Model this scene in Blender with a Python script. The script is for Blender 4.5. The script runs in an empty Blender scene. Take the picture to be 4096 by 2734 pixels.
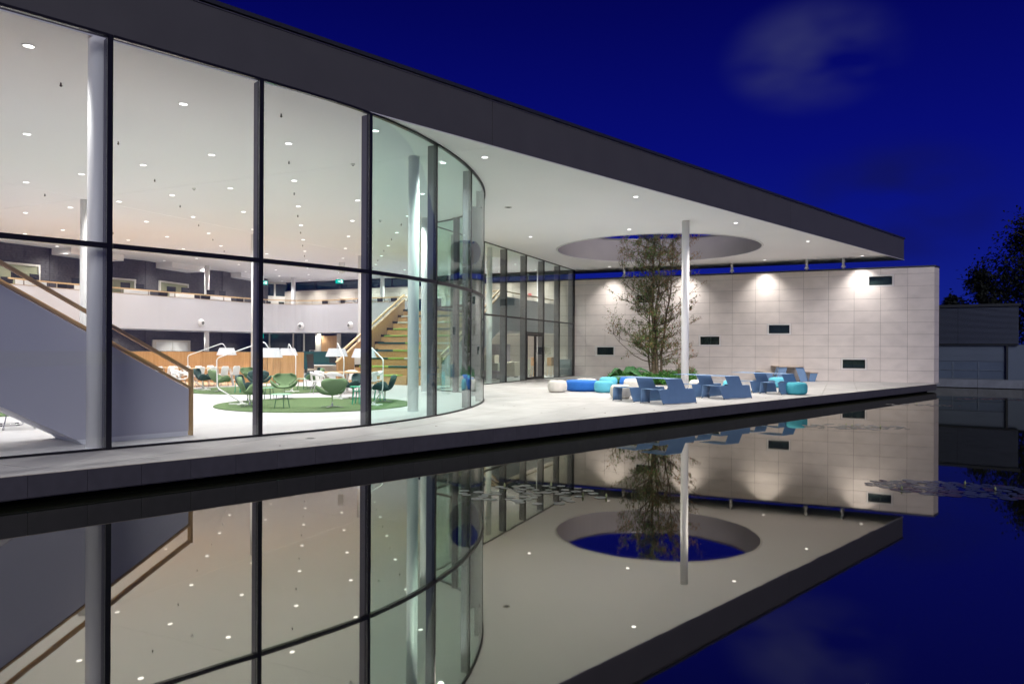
import bpy, math, random
from mathutils import Vector, Matrix, Euler
random.seed(7)
PI = math.pi
sc = bpy.context.scene
COL = sc.collection

# ---------------------------------------------------------------- camera
CAMZ = 1.58
cam_d = bpy.data.cameras.new('camera')
cam_d.sensor_width = 36.0
cam_d.lens = 25.29
cam_d.shift_y = 0.0075
cam_d.clip_start = 0.1
cam_d.clip_end = 2000
cam = bpy.data.objects.new('camera', cam_d)
COL.objects.link(cam)
cam.matrix_world = Matrix.Translation((0, 0, CAMZ)) @ Matrix.Rotation(math.radians(90), 4, 'X') @ Matrix.Rotation(math.radians(0.26), 4, 'Z')
sc.camera = cam

# ---------------------------------------------------------------- sky (dusk) + added fill sun
world = bpy.data.worlds.new('World'); sc.world = world
world.use_nodes = True
nt = world.node_tree; nt.nodes.clear()
N = nt.nodes.new; L = nt.links.new
out = N('ShaderNodeOutputWorld'); bg = N('ShaderNodeBackground')
tc = N('ShaderNodeTexCoord'); sep = N('ShaderNodeSeparateXYZ')
nrm = N('ShaderNodeVectorMath'); nrm.operation = 'NORMALIZE'
L(tc.outputs['Generated'], nrm.inputs[0]); L(nrm.outputs[0], sep.inputs[0])
ramp = N('ShaderNodeValToRGB'); L(sep.outputs['Z'], ramp.inputs[0])
els = ramp.color_ramp.elements
els[0].position = 0.0; els[0].color = (0.0085, 0.021, 0.245, 1)
els[1].position = 1.0; els[1].color = (0.0004, 0.0008, 0.018, 1)
for p, c in ((0.12, (0.0046, 0.0105, 0.24, 1)), (0.25, (0.0024, 0.0045, 0.19, 1)), (0.42, (0.0012, 0.0020, 0.105, 1)), (0.6, (0.0006, 0.0010, 0.036, 1))):
    e = els.new(p); e.color = c
# faint drifting clouds
def cloud(direction, size, col, prev):
    d = Vector(direction).normalized()
    noi = N('ShaderNodeTexNoise'); noi.inputs['Scale'].default_value = 4.5; noi.inputs['Detail'].default_value = 3
    mp = N('ShaderNodeMapping'); mp.inputs['Scale'].default_value = (1, 1, 2.2)
    L(nrm.outputs[0], mp.inputs[0]); L(mp.outputs[0], noi.inputs['Vector'])
    sub = N('ShaderNodeVectorMath'); sub.operation = 'SUBTRACT'; sub.inputs[1].default_value = d
    L(nrm.outputs[0], sub.inputs[0])
    sc_ = N('ShaderNodeVectorMath'); sc_.operation = 'MULTIPLY'; sc_.inputs[1].default_value = (1.0, 1.0, 1.6)
    L(sub.outputs[0], sc_.inputs[0])
    ln = N('ShaderNodeVectorMath'); ln.operation = 'LENGTH'; L(sc_.outputs[0], ln.inputs[0])
    mr = N('ShaderNodeMapRange'); mr.interpolation_type = 'SMOOTHSTEP'
    mr.inputs[1].default_value = size; mr.inputs[2].default_value = size * 0.25
    mr.inputs[3].default_value = 0; mr.inputs[4].default_value = 1
    L(ln.outputs['Value'], mr.inputs[0])
    mr2 = N('ShaderNodeMapRange'); mr2.inputs[1].default_value = 0.38; mr2.inputs[2].default_value = 0.58
    L(noi.outputs[0], mr2.inputs[0])
    mul = N('ShaderNodeMath'); mul.operation = 'MULTIPLY'; L(mr.outputs[0], mul.inputs[0]); L(mr2.outputs[0], mul.inputs[1])
    m2 = N('ShaderNodeMath'); m2.operation = 'MULTIPLY'; m2.inputs[1].default_value = 0.9; L(mul.outputs[0], m2.inputs[0])
    mix = N('ShaderNodeMix'); mix.data_type = 'RGBA'
    L(m2.outputs[0], mix.inputs[0]); L(prev, mix.inputs[6]); mix.inputs[7].default_value = col
    return mix.outputs[2]
o_ = cloud((0.415, 1, 0.41), 0.118, (0.036, 0.040, 0.150, 1), ramp.outputs[0])
o_ = cloud((0.52, 1, 0.20), 0.16, (0.006, 0.008, 0.10, 1), o_)
L(o_, bg.inputs[0]); bg.inputs[1].default_value = 0.82
L(bg.outputs[0], out.inputs[0])

sd = bpy.data.lights.new('fill_sun', 'SUN')
sd.energy = 1.2; sd.angle = math.radians(34); sd.color = (0.93, 0.90, 0.97)
so = bpy.data.objects.new('fill_sun', sd); COL.objects.link(so)
so.rotation_euler = (math.radians(66), 0, math.radians(6))   # added soft fill from behind the camera, lifts fascia and stair flank

sc.view_settings.view_transform = 'Standard'
sc.view_settings.look = 'None'
sc.view_settings.exposure = 0.16
sc.view_settings.gamma = 1.0
cy = sc.cycles
cy.max_bounces = 12; cy.diffuse_bounces = 7; cy.glossy_bounces = 6; cy.transmission_bounces = 4
cy.transparent_max_bounces = 32; cy.sample_clamp_indirect = 4.0
cy.caustics_reflective = False; cy.caustics_refractive = False
cy.use_denoising = True
cy.use_adaptive_sampling = True; cy.adaptive_threshold = 0.015
try: cy.use_light_tree = True
except Exception: pass

# ---------------------------------------------------------------- materials
def mat(name, col, rough=0.6, metal=0.0, spec=0.5, var=0.0, vscale=4.0, vstretch=(1, 1, 1), bump=0.0, bscale=60.0, obj=True, coat=0.0, vdetail=4):
    m = bpy.data.materials.new(name); m.use_nodes = True
    t = m.node_tree; b = t.nodes['Principled BSDF']
    b.inputs['Base Color'].default_value = (*col, 1); b.inputs['Roughness'].default_value = rough
    b.inputs['Metallic'].default_value = metal
    b.inputs['Specular IOR Level'].default_value = spec
    if coat: b.inputs['Coat Weight'].default_value = coat
    if var or bump:
        tcn = t.nodes.new('ShaderNodeTexCoord'); mp = t.nodes.new('ShaderNodeMapping')
        mp.inputs['Scale'].default_value = vstretch
        if obj == 'world':
            g = t.nodes.new('ShaderNodeNewGeometry'); t.links.new(g.outputs['Position'], mp.inputs[0])
        else:
            t.links.new(tcn.outputs['Object'], mp.inputs[0])
    if var:
        n = t.nodes.new('ShaderNodeTexNoise'); n.inputs['Scale'].default_value = vscale; n.inputs['Detail'].default_value = vdetail
        t.links.new(mp.outputs[0], n.inputs['Vector'])
        r = t.nodes.new('ShaderNodeMapRange'); r.inputs[1].default_value = 0.3; r.inputs[2].default_value = 0.7
        r.inputs[3].default_value = 1 - var; r.inputs[4].default_value = 1 + var
        t.links.new(n.outputs[0], r.inputs[0])
        oi = t.nodes.new('ShaderNodeObjectInfo')
        r2 = t.nodes.new('ShaderNodeMapRange'); r2.inputs[3].default_value = 1 - var * 0.5; r2.inputs[4].default_value = 1 + var * 0.5
        t.links.new(oi.outputs['Random'], r2.inputs[0])
        mu = t.nodes.new('ShaderNodeMath'); mu.operation = 'MULTIPLY'
        t.links.new(r.outputs[0], mu.inputs[0]); t.links.new(r2.outputs[0], mu.inputs[1])
        vm = t.nodes.new('ShaderNodeVectorMath'); vm.operation = 'SCALE'; vm.inputs[0].default_value = col
        t.links.new(mu.outputs[0], vm.inputs['Scale']); t.links.new(vm.outputs[0], b.inputs['Base Color'])
    if bump:
        n2 = t.nodes.new('ShaderNodeTexNoise'); n2.inputs['Scale'].default_value = bscale; n2.inputs['Detail'].default_value = 3
        t.links.new(mp.outputs[0], n2.inputs['Vector'])
        bn = t.nodes.new('ShaderNodeBump'); bn.inputs['Strength'].default_value = bump; bn.inputs['Distance'].default_value = 0.02
        t.links.new(n2.outputs[0], bn.inputs['Height']); t.links.new(bn.outputs[0], b.inputs['Normal'])
    return m

def wood(name, c1, c2, rough=0.45, axis='z', scale=1.0):
    m = bpy.data.materials.new(name); m.use_nodes = True
    t = m.node_tree; b = t.nodes['Principled BSDF']; b.inputs['Roughness'].default_value = rough
    tcn = t.nodes.new('ShaderNodeTexCoord'); mp = t.nodes.new('ShaderNodeMapping')
    st = {'z': (9, 9, .5), 'x': (.5, 9, 9), 'y': (9, .5, 9)}[axis]
    mp.inputs['Scale'].default_value = [v * scale for v in st]
    t.links.new(tcn.outputs['Object'], mp.inputs[0])
    n = t.nodes.new('ShaderNodeTexNoise'); n.inputs['Scale'].default_value = 2.5; n.inputs['Detail'].default_value = 6
    n.inputs['Distortion'].default_value = 0.6
    t.links.new(mp.outputs[0], n.inputs['Vector'])
    r = t.nodes.new('ShaderNodeValToRGB'); r.color_ramp.elements[0].position = .3; r.color_ramp.elements[1].position = .7
    r.color_ramp.elements[0].color = (*c1, 1); r.color_ramp.elements[1].color = (*c2, 1)
    t.links.new(n.outputs[0], r.inputs[0])
    oi = t.nodes.new('ShaderNodeObjectInfo'); hs = t.nodes.new('ShaderNodeHueSaturation')
    mr = t.nodes.new('ShaderNodeMapRange'); mr.inputs[3].default_value = .88; mr.inputs[4].default_value = 1.1
    t.links.new(oi.outputs['Random'], mr.inputs[0]); t.links.new(mr.outputs[0], hs.inputs['Value'])
    t.links.new(r.outputs[0], hs.inputs['Color']); t.links.new(hs.outputs[0], b.inputs['Base Color'])
    return m

def glass(name, tint, wav=0.0, wscale=1.2, ior=1.5, opac=0.0, ocol=(0.1, 0.15, 0.15)):
    m = bpy.data.materials.new(name); m.use_nodes = True
    t = m.node_tree; t.nodes.clear()
    o = t.nodes.new('ShaderNodeOutputMaterial'); mx = t.nodes.new('ShaderNodeMixShader')
    tr = t.nodes.new('ShaderNodeBsdfTransparent'); tr.inputs[0].default_value = (*tint, 1)
    gl = t.nodes.new('ShaderNodeBsdfGlossy'); gl.inputs['Roughness'].default_value = 0.0; gl.inputs['Color'].default_value = (.93, .96, .97, 1)
    fr = t.nodes.new('ShaderNodeFresnel'); ge = t.nodes.new('ShaderNodeNewGeometry')
    mi = t.nodes.new('ShaderNodeMapRange'); mi.inputs[3].default_value = ior; mi.inputs[4].default_value = 1 / ior   # same reflectance entering and leaving the pane
    t.links.new(ge.outputs['Backfacing'], mi.inputs[0]); t.links.new(mi.outputs[0], fr.inputs['IOR'])
    if wav:
        g = t.nodes.new('ShaderNodeNewGeometry'); mp = t.nodes.new('ShaderNodeMapping'); mp.inputs['Scale'].default_value = (1, 1, .45)
        t.links.new(g.outputs['Position'], mp.inputs[0])
        n = t.nodes.new('ShaderNodeTexNoise'); n.inputs['Scale'].default_value = wscale; n.inputs['Detail'].default_value = 2
        t.links.new(mp.outputs[0], n.inputs['Vector'])
        bn = t.nodes.new('ShaderNodeBump'); bn.inputs['Strength'].default_value = wav; bn.inputs['Distance'].default_value = 0.05
        t.links.new(n.outputs[0], bn.inputs['Height']); t.links.new(bn.outputs[0], gl.inputs['Normal'])
    t.links.new(fr.outputs[0], mx.inputs[0])
    if opac:
        df = t.nodes.new('ShaderNodeBsdfDiffuse'); df.inputs[0].default_value = (*ocol, 1)
        m2 = t.nodes.new('ShaderNodeMixShader'); m2.inputs[0].default_value = opac
        t.links.new(tr.outputs[0], m2.inputs[1]); t.links.new(df.outputs[0], m2.inputs[2]); t.links.new(m2.outputs[0], mx.inputs[1])
    else:
        t.links.new(tr.outputs[0], mx.inputs[1])
    t.links.new(gl.outputs[0], mx.inputs[2]); t.links.new(mx.outputs[0], o.inputs[0])
    return m

def emit(name, col, s):
    m = bpy.data.materials.new(name); m.use_nodes = True
    t = m.node_tree; t.nodes.clear()
    o = t.nodes.new('ShaderNodeOutputMaterial'); e = t.nodes.new('ShaderNodeEmission')
    e.inputs[0].default_value = (*col, 1); e.inputs[1].default_value = s
    t.links.new(e.outputs[0], o.inputs[0]); return m

M = {}
M['stone'] = mat('limestone panel', (.68, .62, .565), .75, var=.07, vscale=1.4, vstretch=(1, 1, 1.8), bump=.05, bscale=25, vdetail=6, obj='world')
M['winframe'] = mat('pale window frame', (.72, .70, .67), .5)
M['stone_dark'] = mat('stone joint backing', (.10, .09, .08), .9)
M['pave'] = mat('pale paving slab', (.40, .39, .38), .55, var=.13, vscale=1.0, vstretch=(1.1, .8, 1), bump=.08, bscale=12, vdetail=8, obj='world')
M['pave_joint'] = mat('paving joint', (.14, .13, .12), .9)
M['floor'] = mat('cream cast floor', (.50, .495, .50), .42, var=.03, vscale=.8, vstretch=(.4, 2.5, 1), obj='world')
M['soffit'] = mat('white acoustic plaster', (.93, .91, .91), .9, var=.012, vscale=.5, obj='world')
M['fascia'] = mat('dark grey fascia board', (.080, .077, .080), .6, var=.06, vscale=1.5, bump=.05, bscale=40)
M['coping'] = mat('dark zinc coping', (.06, .062, .07), .4, metal=.5)
M['void'] = mat('dark void', (.01, .01, .01), .9)
M['white_metal'] = mat('white lacquered steel', (.80, .79, .78), .4)
M['column'] = mat('white painted column', (.85, .84, .83), .55)
M['lining'] = mat('grey opening lining', (.46, .42, .40), .85, var=.03, vscale=1)
M['edge'] = mat('dark granite edge', (.058, .055, .063), .55, var=.12, vscale=6, bump=.05)
M['plinth'] = mat('black recessed plinth', (.012, .012, .012), .8)
M['mull'] = mat('dark bronze aluminium', (.016, .015, .017), .35, metal=.3)
M['mull_in'] = mat('grey aluminium fin', (.11, .105, .12), .4, metal=.2)
M['glass'] = glass('clear facade glass', (.97, .985, .98))
M['glass_c'] = glass('curved green glass', (.83, .935, .905), wav=.22, wscale=1.1)
M['glass_i'] = glass('terrace screen glass', (.90, .965, .935))
M['glass_in'] = glass('interior glass', (.62, .70, .66), opac=.45, ocol=(.10, .115, .10))
M['glass_dk'] = glass('dark window glass', (.10, .16, .16), opac=.5, ocol=(.045, .075, .07))
M['glass_cl'] = glass('clerestory glass', (.05, .09, .1), opac=.7, ocol=(.012, .03, .035), wav=.03)
M['parapet'] = mat('white plaster parapet', (.56, .55, .575), .6, var=.02, vscale=.6, obj='world')
M['lav'] = mat('pale lavender plaster', (.50, .495, .555), .5, var=.025, vscale=.5, obj='world')
M['skirt'] = mat('white skirting', (.74, .745, .78), .5)
M['dbrick'] = mat('charcoal brick', (.060, .055, .058), .8, var=.25, vscale=9, bump=.3, bscale=30)
M['dbrick_b'] = mat('charcoal mortar', (.030, .028, .029), .9)
M['cream'] = mat('cream joinery', (.66, .63, .56), .5)
M['wood_v'] = wood('oak veneer', (.42, .235, .10), (.54, .335, .16), axis='z')
M['wood_h'] = wood('oak steps', (.44, .265, .115), (.56, .36, .18), axis='x')
M['rail'] = wood('oak handrail', (.50, .33, .16), (.62, .44, .24), axis='x')
M['bronze'] = mat('bronzed oak', (.44, .29, .12), .4, var=.1, vscale=6)
M['post'] = mat('satin steel', (.42, .39, .35), .35, metal=.7)
M['timberfloor'] = wood('timber floor', (.42, .28, .16), (.56, .40, .25), axis='x')
M['chrome'] = mat('polished aluminium', (.70, .70, .70), .2, metal=1)
M['carpet'] = mat('green tufted rug', (.10, .165, .06), .95, var=.3, vscale=28, bump=.9, bscale=220)
M['felt_g'] = mat('moss green felt', (.155, .235, .115), .95, var=.12, vscale=40, bump=.2, bscale=180)
M['felt_d'] = mat('dark teal felt', (.045, .085, .078), .95, var=.15, vscale=40, bump=.2, bscale=180)
M['mint'] = mat('mint table top', (.25, .48, .33), .5)
M['emerald'] = mat('emerald table', (.03, .42, .25), .4)
M['dgreen'] = mat('dark green steel', (.02, .12, .06), .5)
M['lampwhite'] = mat('white lamp shade', (.62, .62, .65), .6)
M['plastic'] = mat('white moulded plastic', (.78, .77, .75), .4)
M['black'] = mat('black plastic', (.018, .018, .02), .5)
M['screen'] = mat('dark screen', (.03, .03, .035), .2)
M['teal'] = mat('petrol felt panel', (.012, .065, .075), .9)
M['cush_g'] = mat('grass green cushion', (.26, .38, .09), .9, var=.1, vscale=20)
M['cush_t'] = mat('deep teal cushion', (.012, .075, .075), .9, var=.1, vscale=20)
M['cush_w'] = mat('pale grey cushion', (.55, .54, .47), .9)
M['beige'] = mat('beige upholstery', (.50, .45, .36), .9, var=.05, vscale=12)
M['mauve'] = mat('mauve grey upholstery', (.25, .22, .25), .9)
M['sage'] = mat('sage upholstery', (.36, .40, .33), .9)
M['slate'] = mat('slate upholstery', (.10, .14, .15), .9)
M['blue_steel'] = mat('powder blue steel', (.125, .225, .385), .5, var=.04, vscale=5)
M['p_white'] = mat('off white pouf fabric', (.66, .62, .56), .9, var=.05, vscale=30, bump=.15, bscale=200)
M['p_blue'] = mat('royal blue pouf fabric', (.012, .125, .47), .85, var=.07, vscale=30, bump=.15, bscale=200)
M['p_aqua'] = mat('aqua pouf fabric', (.10, .43, .55), .85, var=.05, vscale=30, bump=.15, bscale=200)
M['p_teal'] = mat('turquoise pouf fabric', (.055, .36, .44), .85, var=.05, vscale=30, bump=.15, bscale=200)
M['plank'] = wood('weathered plank', (.40, .32, .25), (.52, .44, .36), axis='x')
M['bark'] = mat('tree bark', (.17, .13, .085), .9, var=.3, vscale=14, vstretch=(1, 1, .3), bump=.5, bscale=40)
M['leaf'] = mat('green leaf', (.19, .27, .09), .7, var=.35, vscale=2.5)
M['leaf_b'] = mat('withered leaf', (.36, .21, .11), .8, var=.35, vscale=2.5)
M['leaf_p'] = mat('fresh ground leaf', (.075, .25, .045), .65, var=.4, vscale=5)
M['leaf_big'] = mat('broad leaf', (.05, .17, .055), .55, var=.25, vscale=7, bump=.5, bscale=14)
M['drystem'] = mat('dry stem', (.12, .11, .06), .9)
M['petal'] = mat('white petal', (.75, .75, .72), .7)
M['soil'] = mat('dark soil', (.03, .025, .02), .95, var=.3, vscale=10)
M['pad'] = mat('lily pad', (.085, .105, .08), .3, var=.25, vscale=3, coat=.3)
M['pad_r'] = mat('reddish lily pad', (.12, .07, .07), .35, var=.25, vscale=3)
M['bud'] = mat('lily bud', (.28, .32, .14), .6)
M['shed'] = mat('ribbed grey cladding', (.09, .11, .155), .45, metal=.2)
M['shed_p'] = mat('grey sectional door', (.115, .15, .20), .45, var=.06, vscale=.6)
M['shed_g'] = mat('frosted door panel', (.10, .135, .185), .3, var=.1, vscale=.8)
M['shed_f'] = mat('shed door frame', (.20, .25, .30), .4)
M['shed_dk'] = mat('shed dark trim', (.015, .02, .025), .5)
M['bank'] = mat('concrete bank wall', (.20, .225, .26), .8, var=.12, vscale=3, bump=.2)
M['soilbank'] = mat('ground beyond the pond', (.03, .04, .025), .95, var=.3, vscale=2)
M['foliage_dk'] = mat('dark tree foliage', (.010, .015, .010), .9, var=.3, vscale=1)
M['trunk_dk'] = mat('dark trunk', (.04, .035, .03), .9)
M['lamp_e'] = emit('downlight lens', (1.0, .97, .95), 3.8)
M['exit_e'] = emit('exit sign face', (.0, .42, .34), 1.3)
M['exit_w'] = emit('exit sign symbol', (.85, 1, .95), 1.4)
M['sprink'] = mat('brass sprinkler', (.10, .085, .06), .5, metal=.6)
M['nozzle'] = mat('grey nozzle throat', (.16, .16, .15), .5)
M['red'] = mat('red sign', (.6, .03, .03), .5)
M['deadleaf'] = mat('fallen leaf', (.11, .07, .04), .9)
M['drain'] = mat('steel drain', (.30, .30, .30), .4, metal=.8)

# water
def water_mat():
    m = bpy.data.materials.new('still pond water'); m.use_nodes = True
    t = m.node_tree; t.nodes.clear()
    o = t.nodes.new('ShaderNodeOutputMaterial'); mx = t.nodes.new('ShaderNodeMixShader')
    d = t.nodes.new('ShaderNodeBsdfDiffuse'); d.inputs[0].default_value = (.010, .012, .008, 1)
    g = t.nodes.new('ShaderNodeBsdfGlossy'); g.inputs['Roughness'].default_value = .02; g.inputs['Color'].default_value = (.97, .93, .84, 1)
    fr = t.nodes.new('ShaderNodeFresnel'); fr.inputs['IOR'].default_value = 6.5
    geo = t.nodes.new('ShaderNodeNewGeometry')
    n = t.nodes.new('ShaderNodeTexNoise'); n.inputs['Scale'].default_value = 1.3; n.inputs['Detail'].default_value = 2
    bn = t.nodes.new('ShaderNodeBump'); bn.inputs['Strength'].default_value = .007; bn.inputs['Distance'].default_value = .05
    t.links.new(geo.outputs['Position'], n.inputs['Vector']); t.links.new(n.outputs[0], bn.inputs['Height'])
    t.links.new(bn.outputs[0], g.inputs['Normal'])
    t.links.new(fr.outputs[0], mx.inputs[0]); t.links.new(d.outputs[0], mx.inputs[1]); t.links.new(g.outputs[0], mx.inputs[2])
    t.links.new(mx.outputs[0], o.inputs[0]); return m
M['water'] = water_mat()

# ---------------------------------------------------------------- mesh helpers
class MB:
    def __init__(s): s.v = []; s.f = []
    def add(s, vs, fs):
        o = len(s.v); s.v += [tuple(v) for v in vs]; s.f += [tuple(i + o for i in f) for f in fs]; return s
    def box(s, c, d, rz=0.0, rx=0.0, ry=0.0):
        x, y, z = d[0] / 2, d[1] / 2, d[2] / 2
        R = Euler((rx, ry, rz)).to_matrix(); c = Vector(c)
        vs = [c + R @ Vector(p) for p in ((-x, -y, -z), (x, -y, -z), (x, y, -z), (-x, y, -z), (-x, -y, z), (x, -y, z), (x, y, z), (-x, y, z))]
        return s.add(vs, [(0, 3, 2, 1), (4, 5, 6, 7), (0, 1, 5, 4), (1, 2, 6, 5), (2, 3, 7, 6), (3, 0, 4, 7)])
    def prism(s, poly, z0, z1):
        n = len(poly)
        vs = [(p[0], p[1], z0) for p in poly] + [(p[0], p[1], z1) for p in poly]
        fs = [tuple(range(n - 1, -1, -1)), tuple(range(n, 2 * n))] + [(i, (i + 1) % n, n + (i + 1) % n, n + i) for i in range(n)]
        return s.add(vs, fs)
    def bar(s, a, b, w, h, up=(0, 0, 1)):
        a, b = Vector(a), Vector(b); d = (b - a).normalized(); up = Vector(up)
        sd_ = d.cross(up)
        if sd_.length < 1e-4: sd_ = d.cross(Vector((1, 0, 0)))
        sd_.normalize(); u = sd_.cross(d).normalized()
        q = [(-w / 2, -h / 2), (w / 2, -h / 2), (w / 2, h / 2), (-w / 2, h / 2)]
        vs = [a + sd_ * x + u * y for x, y in q] + [b + sd_ * x + u * y for x, y in q]
        return s.add(vs, [(3, 2, 1, 0), (4, 5, 6, 7), (0, 1, 5, 4), (1, 2, 6, 5), (2, 3, 7, 6), (3, 0, 4, 7)])
    def tube(s, pts, r, n=8, cap=True):
        pts = [Vector(p) for p in pts]; rs = r if isinstance(r, (list, tuple)) else [r] * len(pts)
        o = len(s.v); prev = None
        for i, p in enumerate(pts):
            t = (pts[min(i + 1, len(pts) - 1)] - pts[max(i - 1, 0)])
            if t.length < 1e-6: t = Vector((0, 0, 1))
            t.normalize()
            a = prev if prev is not None else (Vector((0, 0, 1)) if abs(t.z) < .9 else Vector((1, 0, 0)))
            sd_ = t.cross(a)
            if sd_.length < 1e-4: sd_ = t.cross(Vector((0, 1, 0)))
            sd_.normalize(); u = sd_.cross(t).normalized(); prev = u
            for k in range(n):
                an = 2 * PI * k / n
                s.v.append(tuple(p + (sd_ * math.cos(an) + u * math.sin(an)) * rs[i]))
        for i in range(len(pts) - 1):
            for k in range(n):
                a0 = o + i * n + k; a1 = o + i * n + (k + 1) % n
                s.f.append((a0, a1, a1 + n, a0 + n))
        if cap:
            s.f.append(tuple(o + k for k in range(n - 1, -1, -1))); q = o + (len(pts) - 1) * n
            s.f.append(tuple(q + k for k in range(n)))
        return s
    def lathe(s, prof, n=24, c=(0, 0, 0), sx=1, sy=1):
        o = len(s.v)
        for r, z in prof:
            for k in range(n):
                a = 2 * PI * k / n
                s.v.append((c[0] + r * math.cos(a) * sx, c[1] + r * math.sin(a) * sy, c[2] + z))
        for i in range(len(prof) - 1):
            for k in range(n):
                a0 = o + i * n + k; a1 = o + i * n + (k + 1) % n
                s.f.append((a0, a1, a1 + n, a0 + n))
        s.f.append(tuple(o + k for k in range(n - 1, -1, -1))); q = o + (len(prof) - 1) * n
        s.f.append(tuple(q + k for k in range(n)))
        return s
    def cyl(s, c, r, h, n=24): return s.lathe([(r, 0), (r, h)], n, c)
    def wallstrip(s, pts, z0, z1, th):
        """vertical strip following plan polyline; z0/z1 numbers or per-point lists"""
        P = [Vector((p[0], p[1])) for p in pts]; n = len(P)
        z0 = z0 if isinstance(z0, (list, tuple)) else [z0] * n; z1 = z1 if isinstance(z1, (list, tuple)) else [z1] * n
        o = len(s.v)
        for i in range(n):
            t = P[min(i + 1, n - 1)] - P[max(i - 1, 0)]; t.normalize(); nn = Vector((-t.y, t.x)) * th / 2
            for q, z in ((P[i] - nn, z0[i]), (P[i] + nn, z0[i]), (P[i] + nn, z1[i]), (P[i] - nn, z1[i])):
                s.v.append((q.x, q.y, z))
        for i in range(n - 1):
            a = o + i * 4; b = a + 4
            for k in range(4):
                s.f.append((a + k, a + (k + 1) % 4, b + (k + 1) % 4, b + k))
        s.f.append((o + 3, o + 2, o + 1, o)); q = o + (n - 1) * 4; s.f.append((q, q + 1, q + 2, q + 3))
        return s
    def mesh(s, name, m=None, smooth=False):
        me = bpy.data.meshes.new(name); me.from_pydata(s.v, [], s.f); me.validate(); me.update()
        if m: me.materials.append(m)
        if smooth: me.polygons.foreach_set('use_smooth', [True] * len(me.polygons)); me.update()
        return me
    def build(s, name, m, parent=None, smooth=False, local=False, kind=None, bevel=0.0, auto=None):
        if parent is not None and not local:
            l = parent.location; s.v = [(v[0] - l.x, v[1] - l.y, v[2] - l.z) for v in s.v]
        me = s.mesh(name, m, smooth)
        o = bpy.data.objects.new(name, me); COL.objects.link(o)
        if parent is not None: o.parent = parent
        if kind: o['kind'] = kind
        if bevel:
            b = o.modifiers.new('bevel', 'BEVEL'); b.width = bevel; b.segments = 2; b.limit_method = 'ANGLE'
        return o

def thing(name, label, cat, loc=(0, 0, 0), rz=0.0, group=None, kind=None):
    o = bpy.data.objects.new(name, None); COL.objects.link(o); o.location = loc; o.rotation_euler = (0, 0, rz)
    o.empty_display_size = .2
    o['label'] = label; o['category'] = cat
    if group: o['group'] = group
    if kind: o['kind'] = kind
    return o
def tag(o, label, cat, group=None):
    o['label'] = label; o['category'] = cat
    if group: o['group'] = group
    return o
def inst(name, me, parent=None, loc=(0, 0, 0), rz=0.0, scale=None):
    o = bpy.data.objects.new(name, me); COL.objects.link(o)
    o.location = loc; o.rotation_euler = (0, 0, rz)
    if scale: o.scale = scale
    if parent is not None: o.parent = parent
    return o
def dup(root, loc, rz=0.0, label=None, group=None, scale=None, swap=None):
    r = root.copy(); COL.objects.link(r); r.location = loc; r.rotation_euler = (0, 0, rz)
    if label: r['label'] = label
    if group: r['group'] = group
    if scale: r.scale = scale
    def rec(src, dst):
        for ch in src.children:
            c = ch.copy(); COL.objects.link(c); c.parent = dst
            if swap and ch.name.split('.')[0] in swap:
                c.data = ch.data.copy(); c.data.materials[0] = swap[ch.name.split('.')[0]]
            rec(ch, c)
    rec(root, r)
    return r

def V2(p, q, t): return (p[0] + (q[0] - p[0]) * t, p[1] + (q[1] - p[1]) * t)
def along(p, d, s): return (p[0] + d[0] * s, p[1] + d[1] * s)
def clip(poly, n, d):
    """keep n.p <= d"""
    outp = []
    for i in range(len(poly)):
        a, b = poly[i], poly[(i + 1) % len(poly)]
        da = n[0] * a[0] + n[1] * a[1] - d; db = n[0] * b[0] + n[1] * b[1] - d
        if da <= 0: outp.append(a)
        if da * db < 0:
            t = da / (da - db); outp.append(V2(a, b, t))
    return outp
def inside(p, poly):
    c = False; n = len(poly)
    for i in range(n):
        a, b = poly[i], poly[(i + 1) % n]
        if (a[1] > p[1]) != (b[1] > p[1]) and p[0] < (b[0] - a[0]) * (p[1] - a[1]) / (b[1] - a[1]) + a[0]: c = not c
    return c
def crom(P, n=6):
    outp = []
    for i in range(len(P) - 1):
        p0 = P[max(i - 1, 0)]; p1 = P[i]; p2 = P[i + 1]; p3 = P[min(i + 2, len(P) - 1)]
        for k in range(n):
            t = k / n
            outp.append(tuple(.5 * (2 * b + (c - a) * t + (2 * a - 5 * b + 4 * c - d) * t * t + (3 * b - a - 3 * c + d) * t ** 3) for a, b, c, d in zip(p0, p1, p2, p3)))
    outp.append(tuple(P[-1])); return outp

# ---------------------------------------------------------------- plan of the place (metres)
ZW = -0.375          # water level; terrace is z = 0
ZC = 6.44            # soffit
E0 = (-6.20, 8.71); UE = (0.7141, 0.7001)      # terrace edge
W0 = (21.01, 35.80); UW = (-0.9091, 0.4166)    # stone wall, runs left/back from its free end
NW = (-0.4166, -0.9091)                        # towards the terrace
F0 = (-7.41, 10.41); FC = (20.88, 38.37)       # fascia line, free corner
UF = (0.7113, 0.7029)
ANG_W = math.atan2(UW[1], UW[0])
MP = [(-11.54, 5.84), (-9.78, 7.61), (-8.02, 9.39), (-6.26, 11.17), (-4.53, 12.95), (-2.93, 14.80), (-1.80, 17.02), (-1.12, 19.45), (-.88, 21.95), (-1.14, 24.35), (-1.97, 26.45), (-3.27, 27.79)]
IN0 = (-3.27, 27.79); UI = (.4025, .9154)
IP = [along(IN0, UI, 2.483 * i) for i in range(8)]
IP[7] = (3.72, 43.66)
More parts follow.
